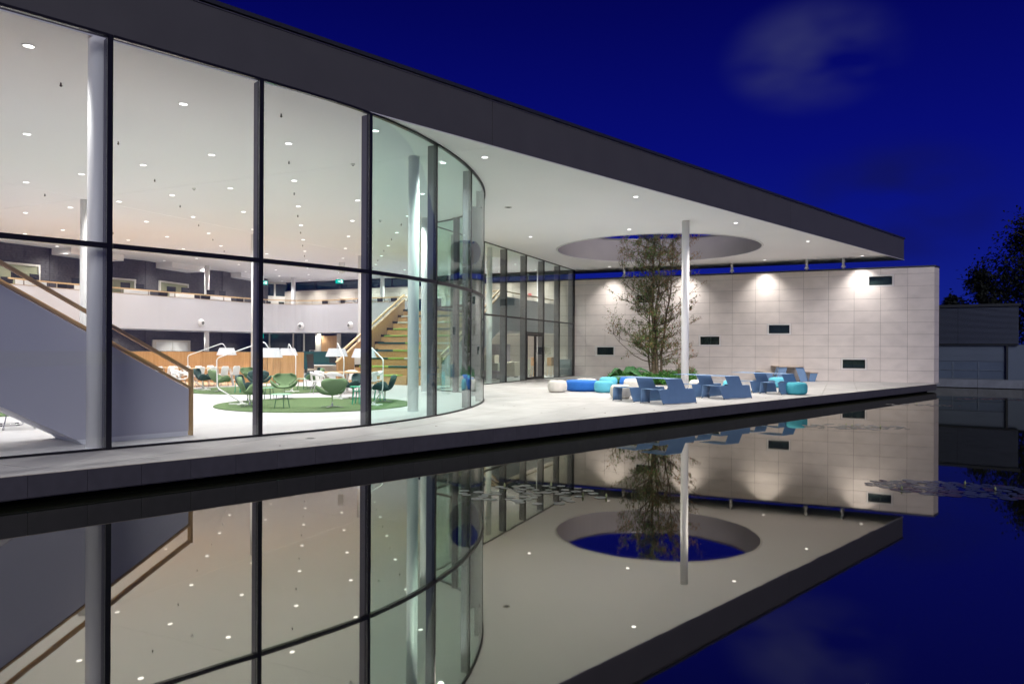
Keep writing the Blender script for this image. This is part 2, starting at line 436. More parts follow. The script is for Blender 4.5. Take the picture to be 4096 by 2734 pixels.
# smooth plan curve of the facade glass, bay by bay
def bay_pts(i, n=8):
    if i < 4: return [MP[i], MP[i + 1]]
    if i == 4:
        pts = crom([MP[3], MP[4], MP[5], MP[6]], n); return pts[n:2 * n + 1]
    p = [MP[max(i - 1, 0)], MP[i], MP[i + 1], MP[min(i + 2, len(MP) - 1)]]
    if i == len(MP) - 2: p = [MP[i - 1], MP[i], MP[i + 1]]
    pts = crom(p, n); return pts[n:2 * n + 1]
curve = []
for i in range(len(MP) - 1): curve += bay_pts(i)[:-1]
FOOT = curve + [IN0, IP[7], along(W0, UW, 48), (-36, 46), (-30, 20), (-18, 2)]

# ---------------------------------------------------------------- water and ground
wm = MB(); wm.add([(-60, -30, ZW), (90, -30, ZW), (90, 62, ZW), (-60, 62, ZW)], [(0, 1, 2, 3)])
wt = wm.build('water', M['water'], kind='structure')
gm = MB(); gm.add([(-600, -600, -1.4), (600, -600, -1.4), (600, 900, -1.4), (-600, 900, -1.4)], [(0, 1, 2, 3)])
gm.build('ground', M['soilbank'], kind='structure')
# land on the far side of the pond
B0 = (20.0, 41.95); UB = (0.838, -0.5455); NB = (0.5455, 0.838)
bp = MB(); a = along(B0, UB, -4); b = along(B0, UB, 60)
bp.prism([along(a, NB, .25), along(b, NB, .25), along(b, NB, 400), along(a, NB, 400)], -1.0, -.03)
bp.build('bank_ground', M['soilbank'], kind='structure')
bw = thing('bank_wall', 'low grey concrete wall along the far edge of the pond', 'wall', (B0[0], B0[1], ZW))
angb = math.atan2(UB[1], UB[0])
pm = MB().box((0, 0, 0), (1.985, .22, .44)).mesh('panel', M['bank'])
for i in range(22):
    c = along(along(B0, UB, -3 + 2.0 * i), NB, .12)
    inst('panel', pm, bw, (c[0] - B0[0], c[1] - B0[1], .12 + .11 - ZW * 0 + .02), angb)
MB().box((*along(along(B0, UB, 18), NB, .16), ZW - .15), (44, .2, .5), rz=angb).build('footing', M['plinth'], bw)

# ---------------------------------------------------------------- terrace: slab core, paving slabs, edge panels, recessed plinth
NE = (0.7001, -0.7141)        # outward from terrace edge
ter = bpy.data.objects.new('terrace', None); COL.objects.link(ter); ter['kind'] = 'structure'
core = [along(along(E0, UE, -10), NE, -.04), along(along(E0, UE, 37.75), NE, -.04), along(W0, UW, .05), along(W0, UW, 48), (-40, 46), (-32, 10)]
MB().prism(core, -.30, -.022).build('slab_core', M['pave_joint'], ter)
MB().prism([along(along(E0, UE, -10), NE, -.42), along(along(E0, UE, 37.4), NE, -.42), along(W0, UW, .3), along(W0, UW, 48), (-40, 46), (-32, 8)], -1.2, -.301).build('plinth', M['plinth'], ter)
# edge panels, 0.66 m modules
em = MB().box((0, 0, -.142), (.652, .04, .276)).mesh('edge_panel', M['edge'])
ange = math.atan2(UE[1], UE[0])
for i in range(-10, 57):
    c = along(along(E0, UE, .29 + .6565 * i + .328), NE, -.02)
    if .29 + .6565 * (i + 1) > 37.9: break
    inst('edge_panel', em, ter, (c[0], c[1], -.002), ange)
MB().bar((*along(along(E0, UE, -10), NE, -.022), .0), (*along(along(E0, UE, 37.75), NE, -.022), .0), .044, .006).build('edge_trim', mat('pale edge trim', (.42, .38, .32), .5), ter)
# paving slabs aligned with the stone wall
nE = (NE[0], NE[1]); dE = nE[0] * E0[0] + nE[1] * E0[1] - .045
nWn = (-NW[0], -NW[1]); dW = nWn[0] * W0[0] + nWn[1] * W0[1]
TW, TL = 1.2187, 2.437
cnt = 0
for i in range(-2, 30):
    for j in range(0, 18):
        s0 = 1.17 + TW * (i - 1) + .005; s1 = s0 + TW - .010
        off = (TL / 2 if i % 2 else 0)
        t0 = j * TL - off + .005; t1 = t0 + TL - .010
        if t1 < .1: continue
        t0 = max(t0, 0.0)
        poly = [along(along(W0, UW, s), NW, t) for s, t in ((s0, t0), (s1, t0), (s1, t1), (s0, t1))]
        if all(inside(p, FOOT) for p in poly): continue
        poly = clip(poly, nE, dE)
        poly = clip(poly, nWn, dW)
        poly = clip(poly, (-1, 0), 13)
        if len(poly) < 3: continue
        ar = abs(sum(poly[k][0] * poly[(k + 1) % len(poly)][1] - poly[(k + 1) % len(poly)][0] * poly[k][1] for k in range(len(poly)))) / 2
        if ar < .01: continue
        cx = sum(p[0] for p in poly) / len(poly); cyy = sum(p[1] for p in poly) / len(poly)
        ca, sa = math.cos(-ANG_W), math.sin(-ANG_W)
        lp = [((p[0] - cx) * ca - (p[1] - cyy) * sa, (p[0] - cx) * sa + (p[1] - cyy) * ca) for p in poly]
        A2 = sum(lp[k][0] * lp[(k + 1) % len(lp)][1] - lp[(k + 1) % len(lp)][0] * lp[k][1] for k in range(len(lp)))
        if A2 < 0: lp = lp[::-1]
        me = MB().prism(lp, -.021, 0).mesh('paving_slab', M['pave'])
        inst('paving_slab', me, ter, (cx, cyy, random.uniform(-.0008, 0)), ANG_W); cnt += 1

# ---------------------------------------------------------------- interior floor
fl = MB(); fl.prism(FOOT, .0, .006)
fl.build('interior_floor', M['floor'], kind='structure')
tf = MB(); tf.prism([(-13.1, 28.3), (-12.2, 30.2), (-10.9, 32.6), (-12.5, 33.5), (-20, 35), (-22, 28.0)], .006, .012)
tf.build('timber_floor', M['timberfloor'], kind='structure')

# ---------------------------------------------------------------- roof: soffit panels, fascia, oculus
roof = thing('flat_roof', 'big flat roof with dark fascia, white soffit and round skylight opening over the tree', 'roof', (6.96, 34.66, ZC))
OC = (6.96, 34.66); OR = 4.80
import bmesh
RL = along(F0, UF, -8.0)
RB = along(FC, UW, 46)
RP = [RL, FC, RB, (-42, 40), (-32, 8)]
def soffit_plate():
    bm = bmesh.new()
    ov = [bm.verts.new((p[0], p[1], ZC)) for p in RP]
    iv = [bm.verts.new((OC[0] + OR * math.cos(2 * PI * k / 72), OC[1] + OR * math.sin(2 * PI * k / 72), ZC)) for k in range(72)]
    ed = [bm.edges.new((ov[i], ov[(i + 1) % len(ov)])) for i in range(len(ov))] + [bm.edges.new((iv[i], iv[(i + 1) % 72])) for i in range(72)]
    bmesh.ops.triangle_fill(bm, use_beauty=True, use_dissolve=False, edges=ed)
    # drop any faces inside the hole
    for f in list(bm.faces):
        c = f.calc_center_median()
        if (c.x - OC[0]) ** 2 + (c.y - OC[1]) ** 2 < (OR * .97) ** 2 and all(((v.co.x - OC[0]) ** 2 + (v.co.y - OC[1]) ** 2) < (OR * 1.01) ** 2 for v in f.verts): bm.faces.remove(f)
    n = Vector((.4166, .9091, 0)); t = Vector((.9091, -.4166, 0)); g = .006
    lines = [(n, 15.5), (n, 30.72), (t, -22.5)]
    for nn, d in lines:
        for e in (-g, g):
            bmesh.ops.bisect_plane(bm, geom=bm.verts[:] + bm.edges[:] + bm.faces[:], plane_co=nn * (d + e), plane_no=nn)
    for f in list(bm.faces):
        c = f.calc_center_median()
        if any(abs(nn.dot(c) - d) < g for nn, d in lines): bm.faces.remove(f)
    regs = {}
    for f in bm.faces:
        c = f.calc_center_median()
        key = tuple(nn.dot(c) > d for nn, d in lines)
        regs.setdefault(key, []).append([tuple(v.co) for v in f.verts])
    bm.free()
    for key, fs in regs.items():
        m = MB()
        idx = {}
        for poly in fs:
            f = []
            for v in poly:
                k = (round(v[0], 4), round(v[1], 4))
                if k not in idx: idx[k] = len(m.v); m.v.append((v[0], v[1], v[2]))
                f.append(idx[k])
            # face down
            a_, b_, c_ = [Vector(m.v[q]) for q in f[:3]]
            if (b_ - a_).cross(c_ - a_).z > 0: f = f[::-1]
            m.f.append(tuple(f))
        o = m.build('soffit_panel', M['soffit'], roof)
        s_ = o.modifiers.new('thickness', 'SOLIDIFY'); s_.thickness = .015; s_.offset = -1
soffit_plate()
# roof core (dark cavity above panels, roof surface), with the round hole
def ring_plate(z, m, name, flip=False):
    bm = bmesh.new()
    ov = [bm.verts.new((p[0], p[1], z)) for p in RP]
    R2 = OR + .03
    iv = [bm.verts.new((OC[0] + R2 * math.cos(2 * PI * k / 72), OC[1] + R2 * math.sin(2 * PI * k / 72), z)) for k in range(72)]
    ed = [bm.edges.new((ov[i], ov[(i + 1) % len(ov)])) for i in range(len(ov))] + [bm.edges.new((iv[i], iv[(i + 1) % 72])) for i in range(72)]
    bmesh.ops.triangle_fill(bm, use_beauty=True, use_dissolve=False, edges=ed)
    for f in list(bm.faces):
        if all(((v.co.x - OC[0]) ** 2 + (v.co.y - OC[1]) ** 2) < (OR * 1.02) ** 2 for v in f.verts): bm.faces.remove(f)
    me = bpy.data.meshes.new(name); bm.to_mesh(me); bm.free(); me.materials.append(m)
    me.transform(Matrix.Translation(-Vector(roof.location)))
    o = bpy.data.objects.new(name, me); COL.objects.link(o); o.parent = roof
    s_ = o.modifiers.new('thickness', 'SOLIDIFY'); s_.thickness = .05; s_.offset = 0
ring_plate(ZC + .06, M['void'], 'roof_core'); ring_plate(7.50, M['void'], 'roof_deck')
# oculus lining and its rim
lin = MB(); nn = 96
for k in range(nn):
    a = 2 * PI * k / nn; ca, sa = math.cos(a), math.sin(a)
    for r, z in ((OR - .015, ZC - .004), (OR - .015, 7.60), (OR + .05, 7.60), (OR + .05, ZC - .004)): lin.v.append((OC[0] + r * ca, OC[1] + r * sa, z))
for k in range(nn):
    a = k * 4; b = ((k + 1) % nn) * 4
    for q in range(4): lin.f.append((a + q, a + (q + 1) % 4, b + (q + 1) % 4, b + q))
lin.build('opening_lining', M['lining'], roof, smooth=False)
for nm, r0, r1, z0, z1, mt in (('opening_coping', OR - .06, OR + .16, 7.605, 7.66, M['post']), ('opening_bead', OR - .03, OR + .035, ZC - .022, ZC - .0045, M['white_metal'])):
    q_ = MB()
    for k in range(nn):
        a = 2 * PI * k / nn; ca, sa = math.cos(a), math.sin(a)
        for r, z in ((r0, z0), (r0, z1), (r1, z1), (r1, z0)): q_.v.append((OC[0] + r * ca, OC[1] + r * sa, z))
    for k in range(nn):
        a = k * 4; b = ((k + 1) % nn) * 4
        for q in range(4): q_.f.append((a + q, a + (q + 1) % 4, b + (q + 1) % 4, b + q))
    q_.build(nm, mt, roof)
# fascia panels with open joints, end fascia, coping, drip trim
FL = math.hypot(FC[0] - RL[0], FC[1] - RL[1])
js = [0, 8.0 + 9.72 - .0, 8.0 + 26.02, FL]
nF = (UF[1], -UF[0])
for i in range(3):
    a = along(along(RL, UF, js[i] + (.008 if i else 0)), nF, -.03); b = along(along(RL, UF, js[i + 1] - (.008 if i < 2 else 0)), nF, -.03)
    MB().bar((*a, (ZC + 7.56) / 2 + .01), (*b, (ZC + 7.56) / 2 + .01), .06, 7.56 - ZC - .03).build('fascia_panel', M['fascia'], roof)
for i, (s0, s1) in enumerate(((.004, 15.3), (15.31, 30.6), (30.61, 45.9))):
    a = along(along(FC, UW, s0), NW, -.03); b = along(along(FC, UW, s1), NW, -.03)
    a = along(a, (0, 0), 0)
    MB().bar((*a, (ZC + 7.56) / 2 + .01), (*b, (ZC + 7.56) / 2 + .01), .06, 7.56 - ZC - .03).build('fascia_panel', M['fascia'], roof)
cp = MB(); cp.bar((*along(RL, nF, -.08), 7.60), (*along(along(FC, nF, -.08), UF, .03), 7.60), .28, .075); cp.build('coping', M['coping'], roof)
cp = MB(); cp.bar((*along(along(FC, NW, .06), UW, .2), 7.60), (*along(RB, NW, .06), 7.60), .28, .073); cp.build('coping', M['coping'], roof)
dt = MB(); dt.bar((*along(RL, nF, .012), ZC + .008), (*along(along(FC, nF, .012), UF, 0), ZC + .008), .022, .022); dt.build('drip_trim', M['white_metal'], roof)
rr = MB(); rr.bar((*along(RL, nF, .012), 7.535), (*along(along(FC, nF, .012), UF, 0), 7.535), .02, .012); rr.build('coping_trim', M['post'], roof)

# ---------------------------------------------------------------- stone wall with windows
JS = [1.17 + 1.2187 * k for k in range(-1, 40)]; JS[0] = 0.0
RZ = [0, .60, 1.21, 1.82, 2.43, 3.04, 3.66, 4.27, 4.88, 5.49, 5.80]
RZ = [0.0] + [5.49 - .61 * k for k in range(8, -1, -1)] + [5.80]
WIN = [(17.01, 1.22, 1.83), (10.92, 1.83, 2.44), (14.58, 4.27, 4.88), (7.28, 2.44, 3.05), (2.39, 4.88, 5.49), (3.61, .61, 1.22)]
WIN = [(min(JS, key=lambda j: abs(j - w[0])), w[1], w[2]) for w in WIN]
def stone_wall(root, s_start, s_end, wins, face=0.0, mt=None):
    cache = {}
    for r in range(len(RZ) - 1):
        z0, z1 = RZ[r], RZ[r + 1]
        cuts = []
        for (c, a, b) in wins:
            if abs((a + b) / 2 - (z0 + z1) / 2) < .2: cuts.append((c - .609, c + .609))
        for k in range(len(JS) - 1):
            a, b = max(JS[k], s_start), min(JS[k + 1], s_end)
            if b - a < .02: continue
            segs = [(a, b)]
            for (ca, cb) in cuts:
                ns = []
                for (p, q) in segs:
                    if cb <= p or ca >= q: ns.append((p, q)); continue
                    if ca > p + .03: ns.append((p, ca))
                    if cb < q - .03: ns.append((cb, q))
                segs = ns
            for (p, q) in segs:
                w = round(q - p - .010, 3); h = round(z1 - z0 - .010, 3)
                if (w, h) not in cache: cache[(w, h)] = MB().box((0, 0, 0), (w, .03, h)).mesh('stone_panel', mt or M['stone'])
                c = along(along(W0, UW, (p + q) / 2), NW, face - .015 + random.uniform(-.0012, .0012))
                inst('stone_panel', cache[(w, h)], root, (c[0] - root.location.x, c[1] - root.location.y, (z0 + z1) / 2 - root.location.z), ANG_W)
def wall_window(root, c, z0, z1, glassm):
    w = 1.209
    base = along(along(W0, UW, c), NW, 0)
    wroot = MB()
    def L_(x, d, z): p = along(along(base, UW, x), NW, d); return (p[0], p[1], z)
    fr = MB()
    # outer frame proud of wall by 5 mm, splayed cream reveals
    for (xa, za, xb, zb) in ((-w / 2, z0 + .035, w / 2, z0 + .035), (-w / 2, z1 - .035, w / 2, z1 - .035)):
        fr.bar(L_(xa, -.02, za), L_(xb, -.02, zb), .05, .062)
    for x in (-w / 2 + .035, w / 2 - .035):
        fr.bar(L_(x, -.02, z0 + .068), L_(x, -.02, z1 - .068), .062, .05, up=(NW[0], NW[1], 0))
    f = fr.build('window', M['winframe'], root)
    rv = MB()
    for x in (-w / 2 + .073, w / 2 - .073): rv.bar(L_(x, -.1, z0 + .07), L_(x, -.1, z1 - .07), .012, .16, up=(NW[0], NW[1], 0))
    for z in (z0 + .073, z1 - .073): rv.bar(L_(-w / 2 + .08, -.1, z), L_(w / 2 - .08, -.1, z), .16, .012)
    r = rv.build('reveal', M['cream'], f, local=True)
    r.data.transform(Matrix.Translation((-root.location.x, -root.location.y, -root.location.z)))
    g = MB(); g.box(L_(0, -.15, (z0 + z1) / 2), (w - .16, .02, z1 - z0 - .16), rz=ANG_W)
    p = g.build('pane', glassm, f, local=True); p.data.transform(Matrix.Translation((-root.location.x, -root.location.y, -root.location.z)))
    mu = MB(); mu.box(L_(random.uniform(-.12, .1), -.165, (z0 + z1) / 2), (.05, .03, z1 - z0 - .16), rz=ANG_W)
    p = mu.build('glazing_bar', M['mull'], f, local=True); p.data.transform(Matrix.Translation((-root.location.x, -root.location.y, -root.location.z)))
sw = thing('stone_wall', 'long pale limestone panel wall with small windows at the back of the terrace', 'wall', (*W0, 0))
stone_wall(sw, 0.0, 18.93, WIN)
UM = (.711, .703)
back = [along(W0, NW, -.031), along(along(W0, UW, 18.9), NW, -.031), along(along(W0, UW, 18.9), NW, -.36), along(along(W0, NW, -.031), UM, .42)]
# backing split around windows
bk = MB()
segs = [(0.02, 18.9)]
def bbox(s0, s1, z0, z1, d0=-.031, d1=-.30):
    pl = [along(along(W0, UW, s), NW, d) for s, d in ((s0, d0), (s1, d0), (s1, d1), (s0, d1))]
    bk.prism(pl, z0, z1)
ws = sorted(WIN)
cur = .02
for (c, a, b) in ws:
    s0, s1 = c - .55, c + .55
    if s0 > cur: bbox(cur, s0, 0, 5.80)
    s0 = max(s0, cur)
    bbox(s0, s1, 0, a + .06); bbox(s0, s1, b - .06, 5.80); cur = s1
bbox(cur, 18.9, 0, 5.80)
bk.build('wall_core', M['stone_dark'], sw)
rooms = MB()
for (c, a, b) in ws:
    pl = [along(along(W0, UW, s), NW, d) for s, d in ((c - .62, -.9), (c + .62, -.9), (c + .62, -.92), (c - .62, -.92))]
    rooms.prism(pl, a - .05, b + .05)
rooms.build('room_backing', mat('dim room', (.05, .075, .075), .8), sw)
for w_ in WIN: wall_window(sw, w_[0], w_[1], w_[2], M['glass_dk'])
# mitred free end, its panels
for r in range(len(RZ) - 1):
    z0, z1 = RZ[r], RZ[r + 1]
    c = along(along(W0, UM, .40), UW, .016); c = (c[0] + .0, c[1])
    me = MB().box((0, 0, 0), (.79, .03, z1 - z0 - .01)).mesh('stone_panel', M['stone'])
    inst('stone_panel', me, sw, (c[0] - W0[0], c[1] - W0[1], (z0 + z1) / 2), math.atan2(UM[1], UM[0]))
MB().prism([along(along(W0, UM, .02), UW, .04), along(along(W0, UM, .78), UW, .04), along(along(W0, UW, 3), NW, -.8), along(along(W0, UW, 1.0), NW, -.31)], 0, 5.79).build('end_core', M['stone_dark'], sw)
cpg = MB(); cpg.prism([along(along(W0, NW, .03), UW, -.05), along(along(W0, NW, .03), UW, 18.9), along(along(W0, NW, -.42), UW, 18.9), along(along(W0, NW, -.42), UW, .3), along(along(W0, UM, .84), UW, -.02)], 5.805, 5.88)
cpg.build('coping', M['coping'], sw)
# lower foot strip at the terrace
# struts between wall and canopy
for i, xs in enumerate((4.12, 5.9, 9.75, 15.9)):
    c = along(along(W0, UW, xs), NW, -.16)
    lab = ['rightmost of the short white struts between wall top and canopy', 'second short white strut from the free end of the stone wall', 'short white strut between wall top and canopy right of the tree', 'short white strut on the wall top left of the tree'][i]
    st = thing('canopy_strut', lab, 'strut', (c[0], c[1], 5.88), 0, 'struts between the wall and the canopy')
    MB().lathe([(.05, .0), (.05, .07), (.12, .08), (.12, .11), (.07, .2)], 16).build('foot', M['white_metal'], st, local=True, smooth=False)
    MB().cyl((0, 0, .2), .07, ZC - 5.88 - .2, 16).build('shaft', M['white_metal'], st, local=True, smooth=True)

# inner continuation of the stone wall, with clerestory above
iw = thing('inner_stone_wall', 'stone panel wall inside the building behind the upper gallery', 'wall', (*along(W0, UW, 18.95), 0))
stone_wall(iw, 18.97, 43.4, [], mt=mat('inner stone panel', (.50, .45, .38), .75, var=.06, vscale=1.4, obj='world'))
bk = MB(); bbox(18.97, 43.5, 0, 5.80); bk.build('wall_core', M['stone_dark'], iw)
clr = thing('clerestory', 'dark clerestory window strip above the inner stone wall', 'window', (*along(W0, UW, 18.95), 5.8))
fm = MB()
for z in (5.85, 6.40): fm.bar((*along(along(W0, UW, 18.97), NW, -.1), z), (*along(along(W0, UW, 43.3), NW, -.1), z), .12, .08)
fm.build('frame', M['mull'], clr)
for k in range(11):
    s0 = 18.97 + k * 2.2
    c = along(along(W0, UW, s0 + .04), NW, -.1); MB().box((c[0], c[1], 6.125), (.1, .12, .468), rz=ANG_W).build('mullion', M['mull'], clr)
    c = along(along(W0, UW, s0 + 1.14), NW, -.1); MB().box((c[0], c[1], 6.125), (2.09, .02, .468), rz=ANG_W).build('pane', M['glass_cl'], clr)
# reading room window frame in the inner wall (upper floor)
nw_ = thing('inner_window', 'cream framed window in the inner stone wall above the gallery rail', 'window', (*along(W0, UW, 29.6), 4.0))
def Wp(s, d, z): p = along(along(W0, UW, s), NW, d); return (p[0], p[1], z)
m_ = MB(); m_.bar(Wp(28.2, .03, 5.0), Wp(30.6, .03, 5.0), .06, .1); m_.bar(Wp(28.2, .03, 3.6), Wp(28.2, .03, 4.95), .1, .06); m_.bar(Wp(30.6, .03, 3.6), Wp(30.6, .03, 4.95), .1, .06); m_.build('frame', M['cream'], nw_)
MB().box(Wp(29.4, .012, 4.28), (2.28, .02, 1.3), rz=ANG_W).build('pane', M['glass_cl'], nw_)

# ---------------------------------------------------------------- facade
fac = thing('glass_facade', 'two storey glass front with dark mullions curving round the corner of the building', 'facade', (*MP[4], 0))
def mullion(root, p, tang, w=.085, d=.17, zt=ZC, mt=None, inward=(-1, 0), fin=None):
    t = Vector(tang).normalized(); n = Vector((-t.y, t.x))      # n points inward
    a = math.atan2(t.y, t.x)
    c = (p[0] + n.x * .025, p[1] + n.y * .025)
    o = MB().box((c[0], c[1], zt / 2), (w, .09, zt - .001), rz=a).build('mullion', M['mull'], root)
    c = (p[0] + n.x * (.07 + d / 2), p[1] + n.y * (.07 + d / 2))
    f = MB().box((c[0], c[1], (zt - .04) / 2), (w * .72, d, zt - .04), rz=a)
    f.v = [(v[0] - root.location.x, v[1] - root.location.y, v[2] - root.location.z) for v in f.v]
    f.build('fin', fin or M['mull_in'], o, local=True)
for i, p in enumerate(MP):
    if i < len(MP) - 1:
        b = bay_pts(i); t = (b[1][0] - b[0][0], b[1][1] - b[0][1])
    else: t = (-.75, .66)
    if i > 0:
        b0 = bay_pts(i - 1); t0 = (b0[-1][0] - b0[-2][0], b0[-1][1] - b0[-2][1])
        l1 = math.hypot(*t); l0 = math.hypot(*t0); t = (t[0] / l1 + t0[0] / l0, t[1] / l1 + t0[1] / l0)
    curved = i >= 5
    mullion(fac, p, t, w=.08 if i < 6 else .05, d=.16, fin=M['mull'] if i < 3 else M['mull_in'])
for i in range(len(MP) - 1):
    pts = bay_pts(i, 10)
    # shrink ends so the pieces butt against mullions
    def trim(pts, e):
        pts = list(pts); L0 = math.hypot(pts[1][0] - pts[0][0], pts[1][1] - pts[0][1]); pts[0] = V2(pts[0], pts[1], min(e / L0, .9))
        L1 = math.hypot(pts[-1][0] - pts[-2][0], pts[-1][1] - pts[-2][1]); pts[-1] = V2(pts[-1], pts[-2], min(e / L1, .9)); return pts
    e = .044 if i < 6 else .027
    q = trim(pts, e)
    gm_ = M['glass'] if i < 5 else M['glass_c']
    th = .09
    sh = lambda P, d: [(p[0], p[1]) for p in P]
    o = MB().wallstrip(q, 3.12, 3.20, .085).build('transom', M['mull'], fac)
    MB().wallstrip(q, 6.395, 6.437, .075).build('head_frame', M['mull'], fac)
    MB().wallstrip(q, .007, .035, .075).build('base_frame', M['mull'], fac)
    for (z0, z1) in ((.036, 3.119), (3.201, 6.394)):
        MB().wallstrip(q, z0, z1, .02).build('glass_pane', gm_, fac, smooth=False)
# shade smooth curved panes
for o in fac.children:
    if o.name.startswith('glass_pane'):
        me = o.data
        me.polygons.foreach_set('use_smooth', [True] * len(me.polygons))
        try: me.set_sharp_from_angle(angle=math.radians(30))
        except Exception: pass

scr = thing('terrace_screen', 'glazed screen with wide grey mullions and a double door beside the terrace', 'facade', (*IP[3], 0))
for i, p in enumerate(IP):
    if i == 0: continue
    mullion(scr, p, UI, w=.06, d=.27)
for i in range(7):
    a, b = along(IP[i], UI, .032), along(IP[i + 1], UI, -.032)
    zs = [(.036, 3.119), (3.201, 6.394)]
    MB().wallstrip([a, b], 3.12, 3.20, .08).build('transom', M['mull'], scr)
    MB().wallstrip([a, b], 6.395, 6.437, .07).build('head_frame', M['mull'], scr)
    if i != 4:
        MB().wallstrip([a, b], .007, .035, .07).build('base_frame', M['mull'], scr)
    for (z0, z1) in zs:
        if i == 4 and z0 < 1: z0 = 2.50
        MB().wallstrip([a, b], z0, z1, .02).build('glass_pane', M['glass_i'], scr)
    if i == 4:
        MB().wallstrip([a, b], 2.42, 2.499, .08).build('door_head', M['mull'], scr)
        ln = math.hypot(b[0] - a[0], b[1] - a[1]); h = ln / 2
        for k in range(2):
            p0 = along(a, UI, k * h + .012); p1 = along(a, UI, (k + 1) * h - .012)
            dr = MB()
            for p in (along(p0, UI, .05), along(p1, UI, -.05)): dr.box((p[0], p[1], 1.22), (.1, .06, 2.38), rz=math.atan2(UI[1], UI[0]))
            c = V2(p0, p1, .5); dl = math.hypot(p1[0] - p0[0], p1[1] - p0[1])
            for z, hh in ((.10, .14), (2.35, .12)): dr.box((c[0], c[1], z), (dl - .204, .058, hh), rz=math.atan2(UI[1], UI[0]))
            d_ = dr.build('door', M['mull'], scr)
            def sub(mb, nm, mt, par):
                mb.v = [(v[0] - scr.location.x, v[1] - scr.location.y, v[2] - scr.location.z) for v in mb.v]; return mb.build(nm, mt, par, local=True)
            sub(MB().box((c[0], c[1], 1.23), (dl - .2, .015, 2.12), rz=math.atan2(UI[1], UI[0])), 'glass_pane', glass('door glass', (.97, .98, .96)) if k == 0 else bpy.data.materials['door glass'], d_)
            hp = along(p1 if k == 1 else p1, UI, -.05); nI = (UI[1], -UI[0])
            hq = along(hp, nI, .08)
            sub(MB().tube([(hq[0], hq[1], .95), (hq[0], hq[1], 1.45)], .014, 8), 'handle', M['post'], d_)

# ---------------------------------------------------------------- columns
def column(x, y, z0, z1, label, r=.14):
    t = thing('column', label, 'column', (x, y, z0), 0, 'round white columns')
    MB().cyl((0, 0, 0), r, z1 - z0, 40).build('shaft', M['column'], t, local=True, smooth=False)
    MB().lathe([(r + .012, 0), (r + .012, .012)], 32).build('base_ring', M['skirt'], t, local=True)
    for o in t.children:
        if o.name.startswith('shaft'):
            o.data.polygons.foreach_set('use_smooth', [len(p.vertices) == 4 for p in o.data.polygons])
column(-6.56, 11.36, .006, ZC, 'thick white column nearest the camera beside the first dark mullion')
column(-2.50, 18.2, .006, ZC, 'white column behind the curved glass in front of the wooden tribune')
column(-3.24, 26.7, .006, ZC, 'slim white column just right of the one before the tribune')
column(-14.1, 23.7, .006, ZC, 'white column far left behind the staircase handrail', .13)
column(-11.0, 30.7, .006, ZC, 'white column left of the second dark mullion, before the wood counter', .135)
column(-7.9, 37.5, .006, ZC, 'white column rising past the gallery beside the third mullion', .135)
column(-18.0, 42.4, .006, ZC, 'white column behind the wood counter passing under the gallery')
column(-15.0, 49.3, 3.3, ZC, 'upper floor column in front of the glazed white doors')
column(-8.6, 47.6, 3.3, ZC, 'upper floor column behind the gallery rail above the tribune')
column(6.51, 27.06, 0.0, ZC, 'white column standing outside on the terrace by the tree')
column(-1.09, 34.2, .006, ZC, 'white column behind the terrace screen, left of its doors')
column(1.55, 41.2, .006, ZC, 'white column behind the terrace screen, right of its doors')

# ---------------------------------------------------------------- downlights
lamp_mesh = MB().lathe([(.0, -.004), (.078, -.004), (.078, -.002), (.0, -.002)], 24).mesh('lens', M['lamp_e'])
ring_mesh = MB()
for k in range(24):
    a = 2 * PI * k / 24; ca, sa = math.cos(a), math.sin(a)
    for r, z in ((.079, -.001), (.079, -.010), (.104, -.008), (.104, -.001)): ring_mesh.v.append((r * ca, r * sa, z))
for k in range(24):
    a = k * 4; b = ((k + 1) % 24) * 4
    for q in range(4): ring_mesh.f.append((a + q, b + q, b + (q + 1) % 4, a + (q + 1) % 4))
ring_mesh = ring_mesh.mesh('trim_ring', M['white_metal'])
def spot(name, energy, size, blend, col=(1, .96, .91), radius=.09):
    d = bpy.data.lights.new(name, 'SPOT'); d.energy = energy; d.spot_size = math.radians(size); d.spot_blend = blend
    d.color = col; d.shadow_soft_size = radius; return d
LD_IN = spot('interior beam', 440, 134, .95, (1.0, .955, .955))
LD_OUT = spot('terrace beam', 1900, 130, .8, (1.0, .95, .88))
LD_WASH = spot('wall washer beam', 600, 104, 1.0, (1.0, .95, .93))
def downlight(x, y, z, ld, label, group):
    t = thing('downlight', label, 'downlight', (x, y, z), 0, group)
    inst('lens', lamp_mesh, t); inst('trim_ring', ring_mesh, t)
    if ld:
        o = bpy.data.objects.new('beam', ld); COL.objects.link(o); o.parent = t; o.location = (0, 0, -.03)
    return t
A_ = (-.9091 * 2.48, .4166 * 2.48); B_ = (.4166 * 3.0, .9091 * 3.0)
GAL = [(-21.6, 30.8), (-20.9, 33.0), (-19.7, 35.4), (-18.6, 37.7), (-17.3, 39.9), (-16.1, 42.2), (-15.0, 43.8), (-13.4, 44.5), (-11.6, 44.2), (-9.6, 42.9), (-7.4, 41.6), (-5.98, 41.0)]
nin = 0; rowc = {}
ORD = ['first', 'second', 'third', 'fourth', 'fifth', 'sixth', 'seventh', 'eighth', 'ninth', 'tenth', 'eleventh', 'twelfth', 'thirteenth', 'fourteenth', 'fifteenth', 'sixteenth']
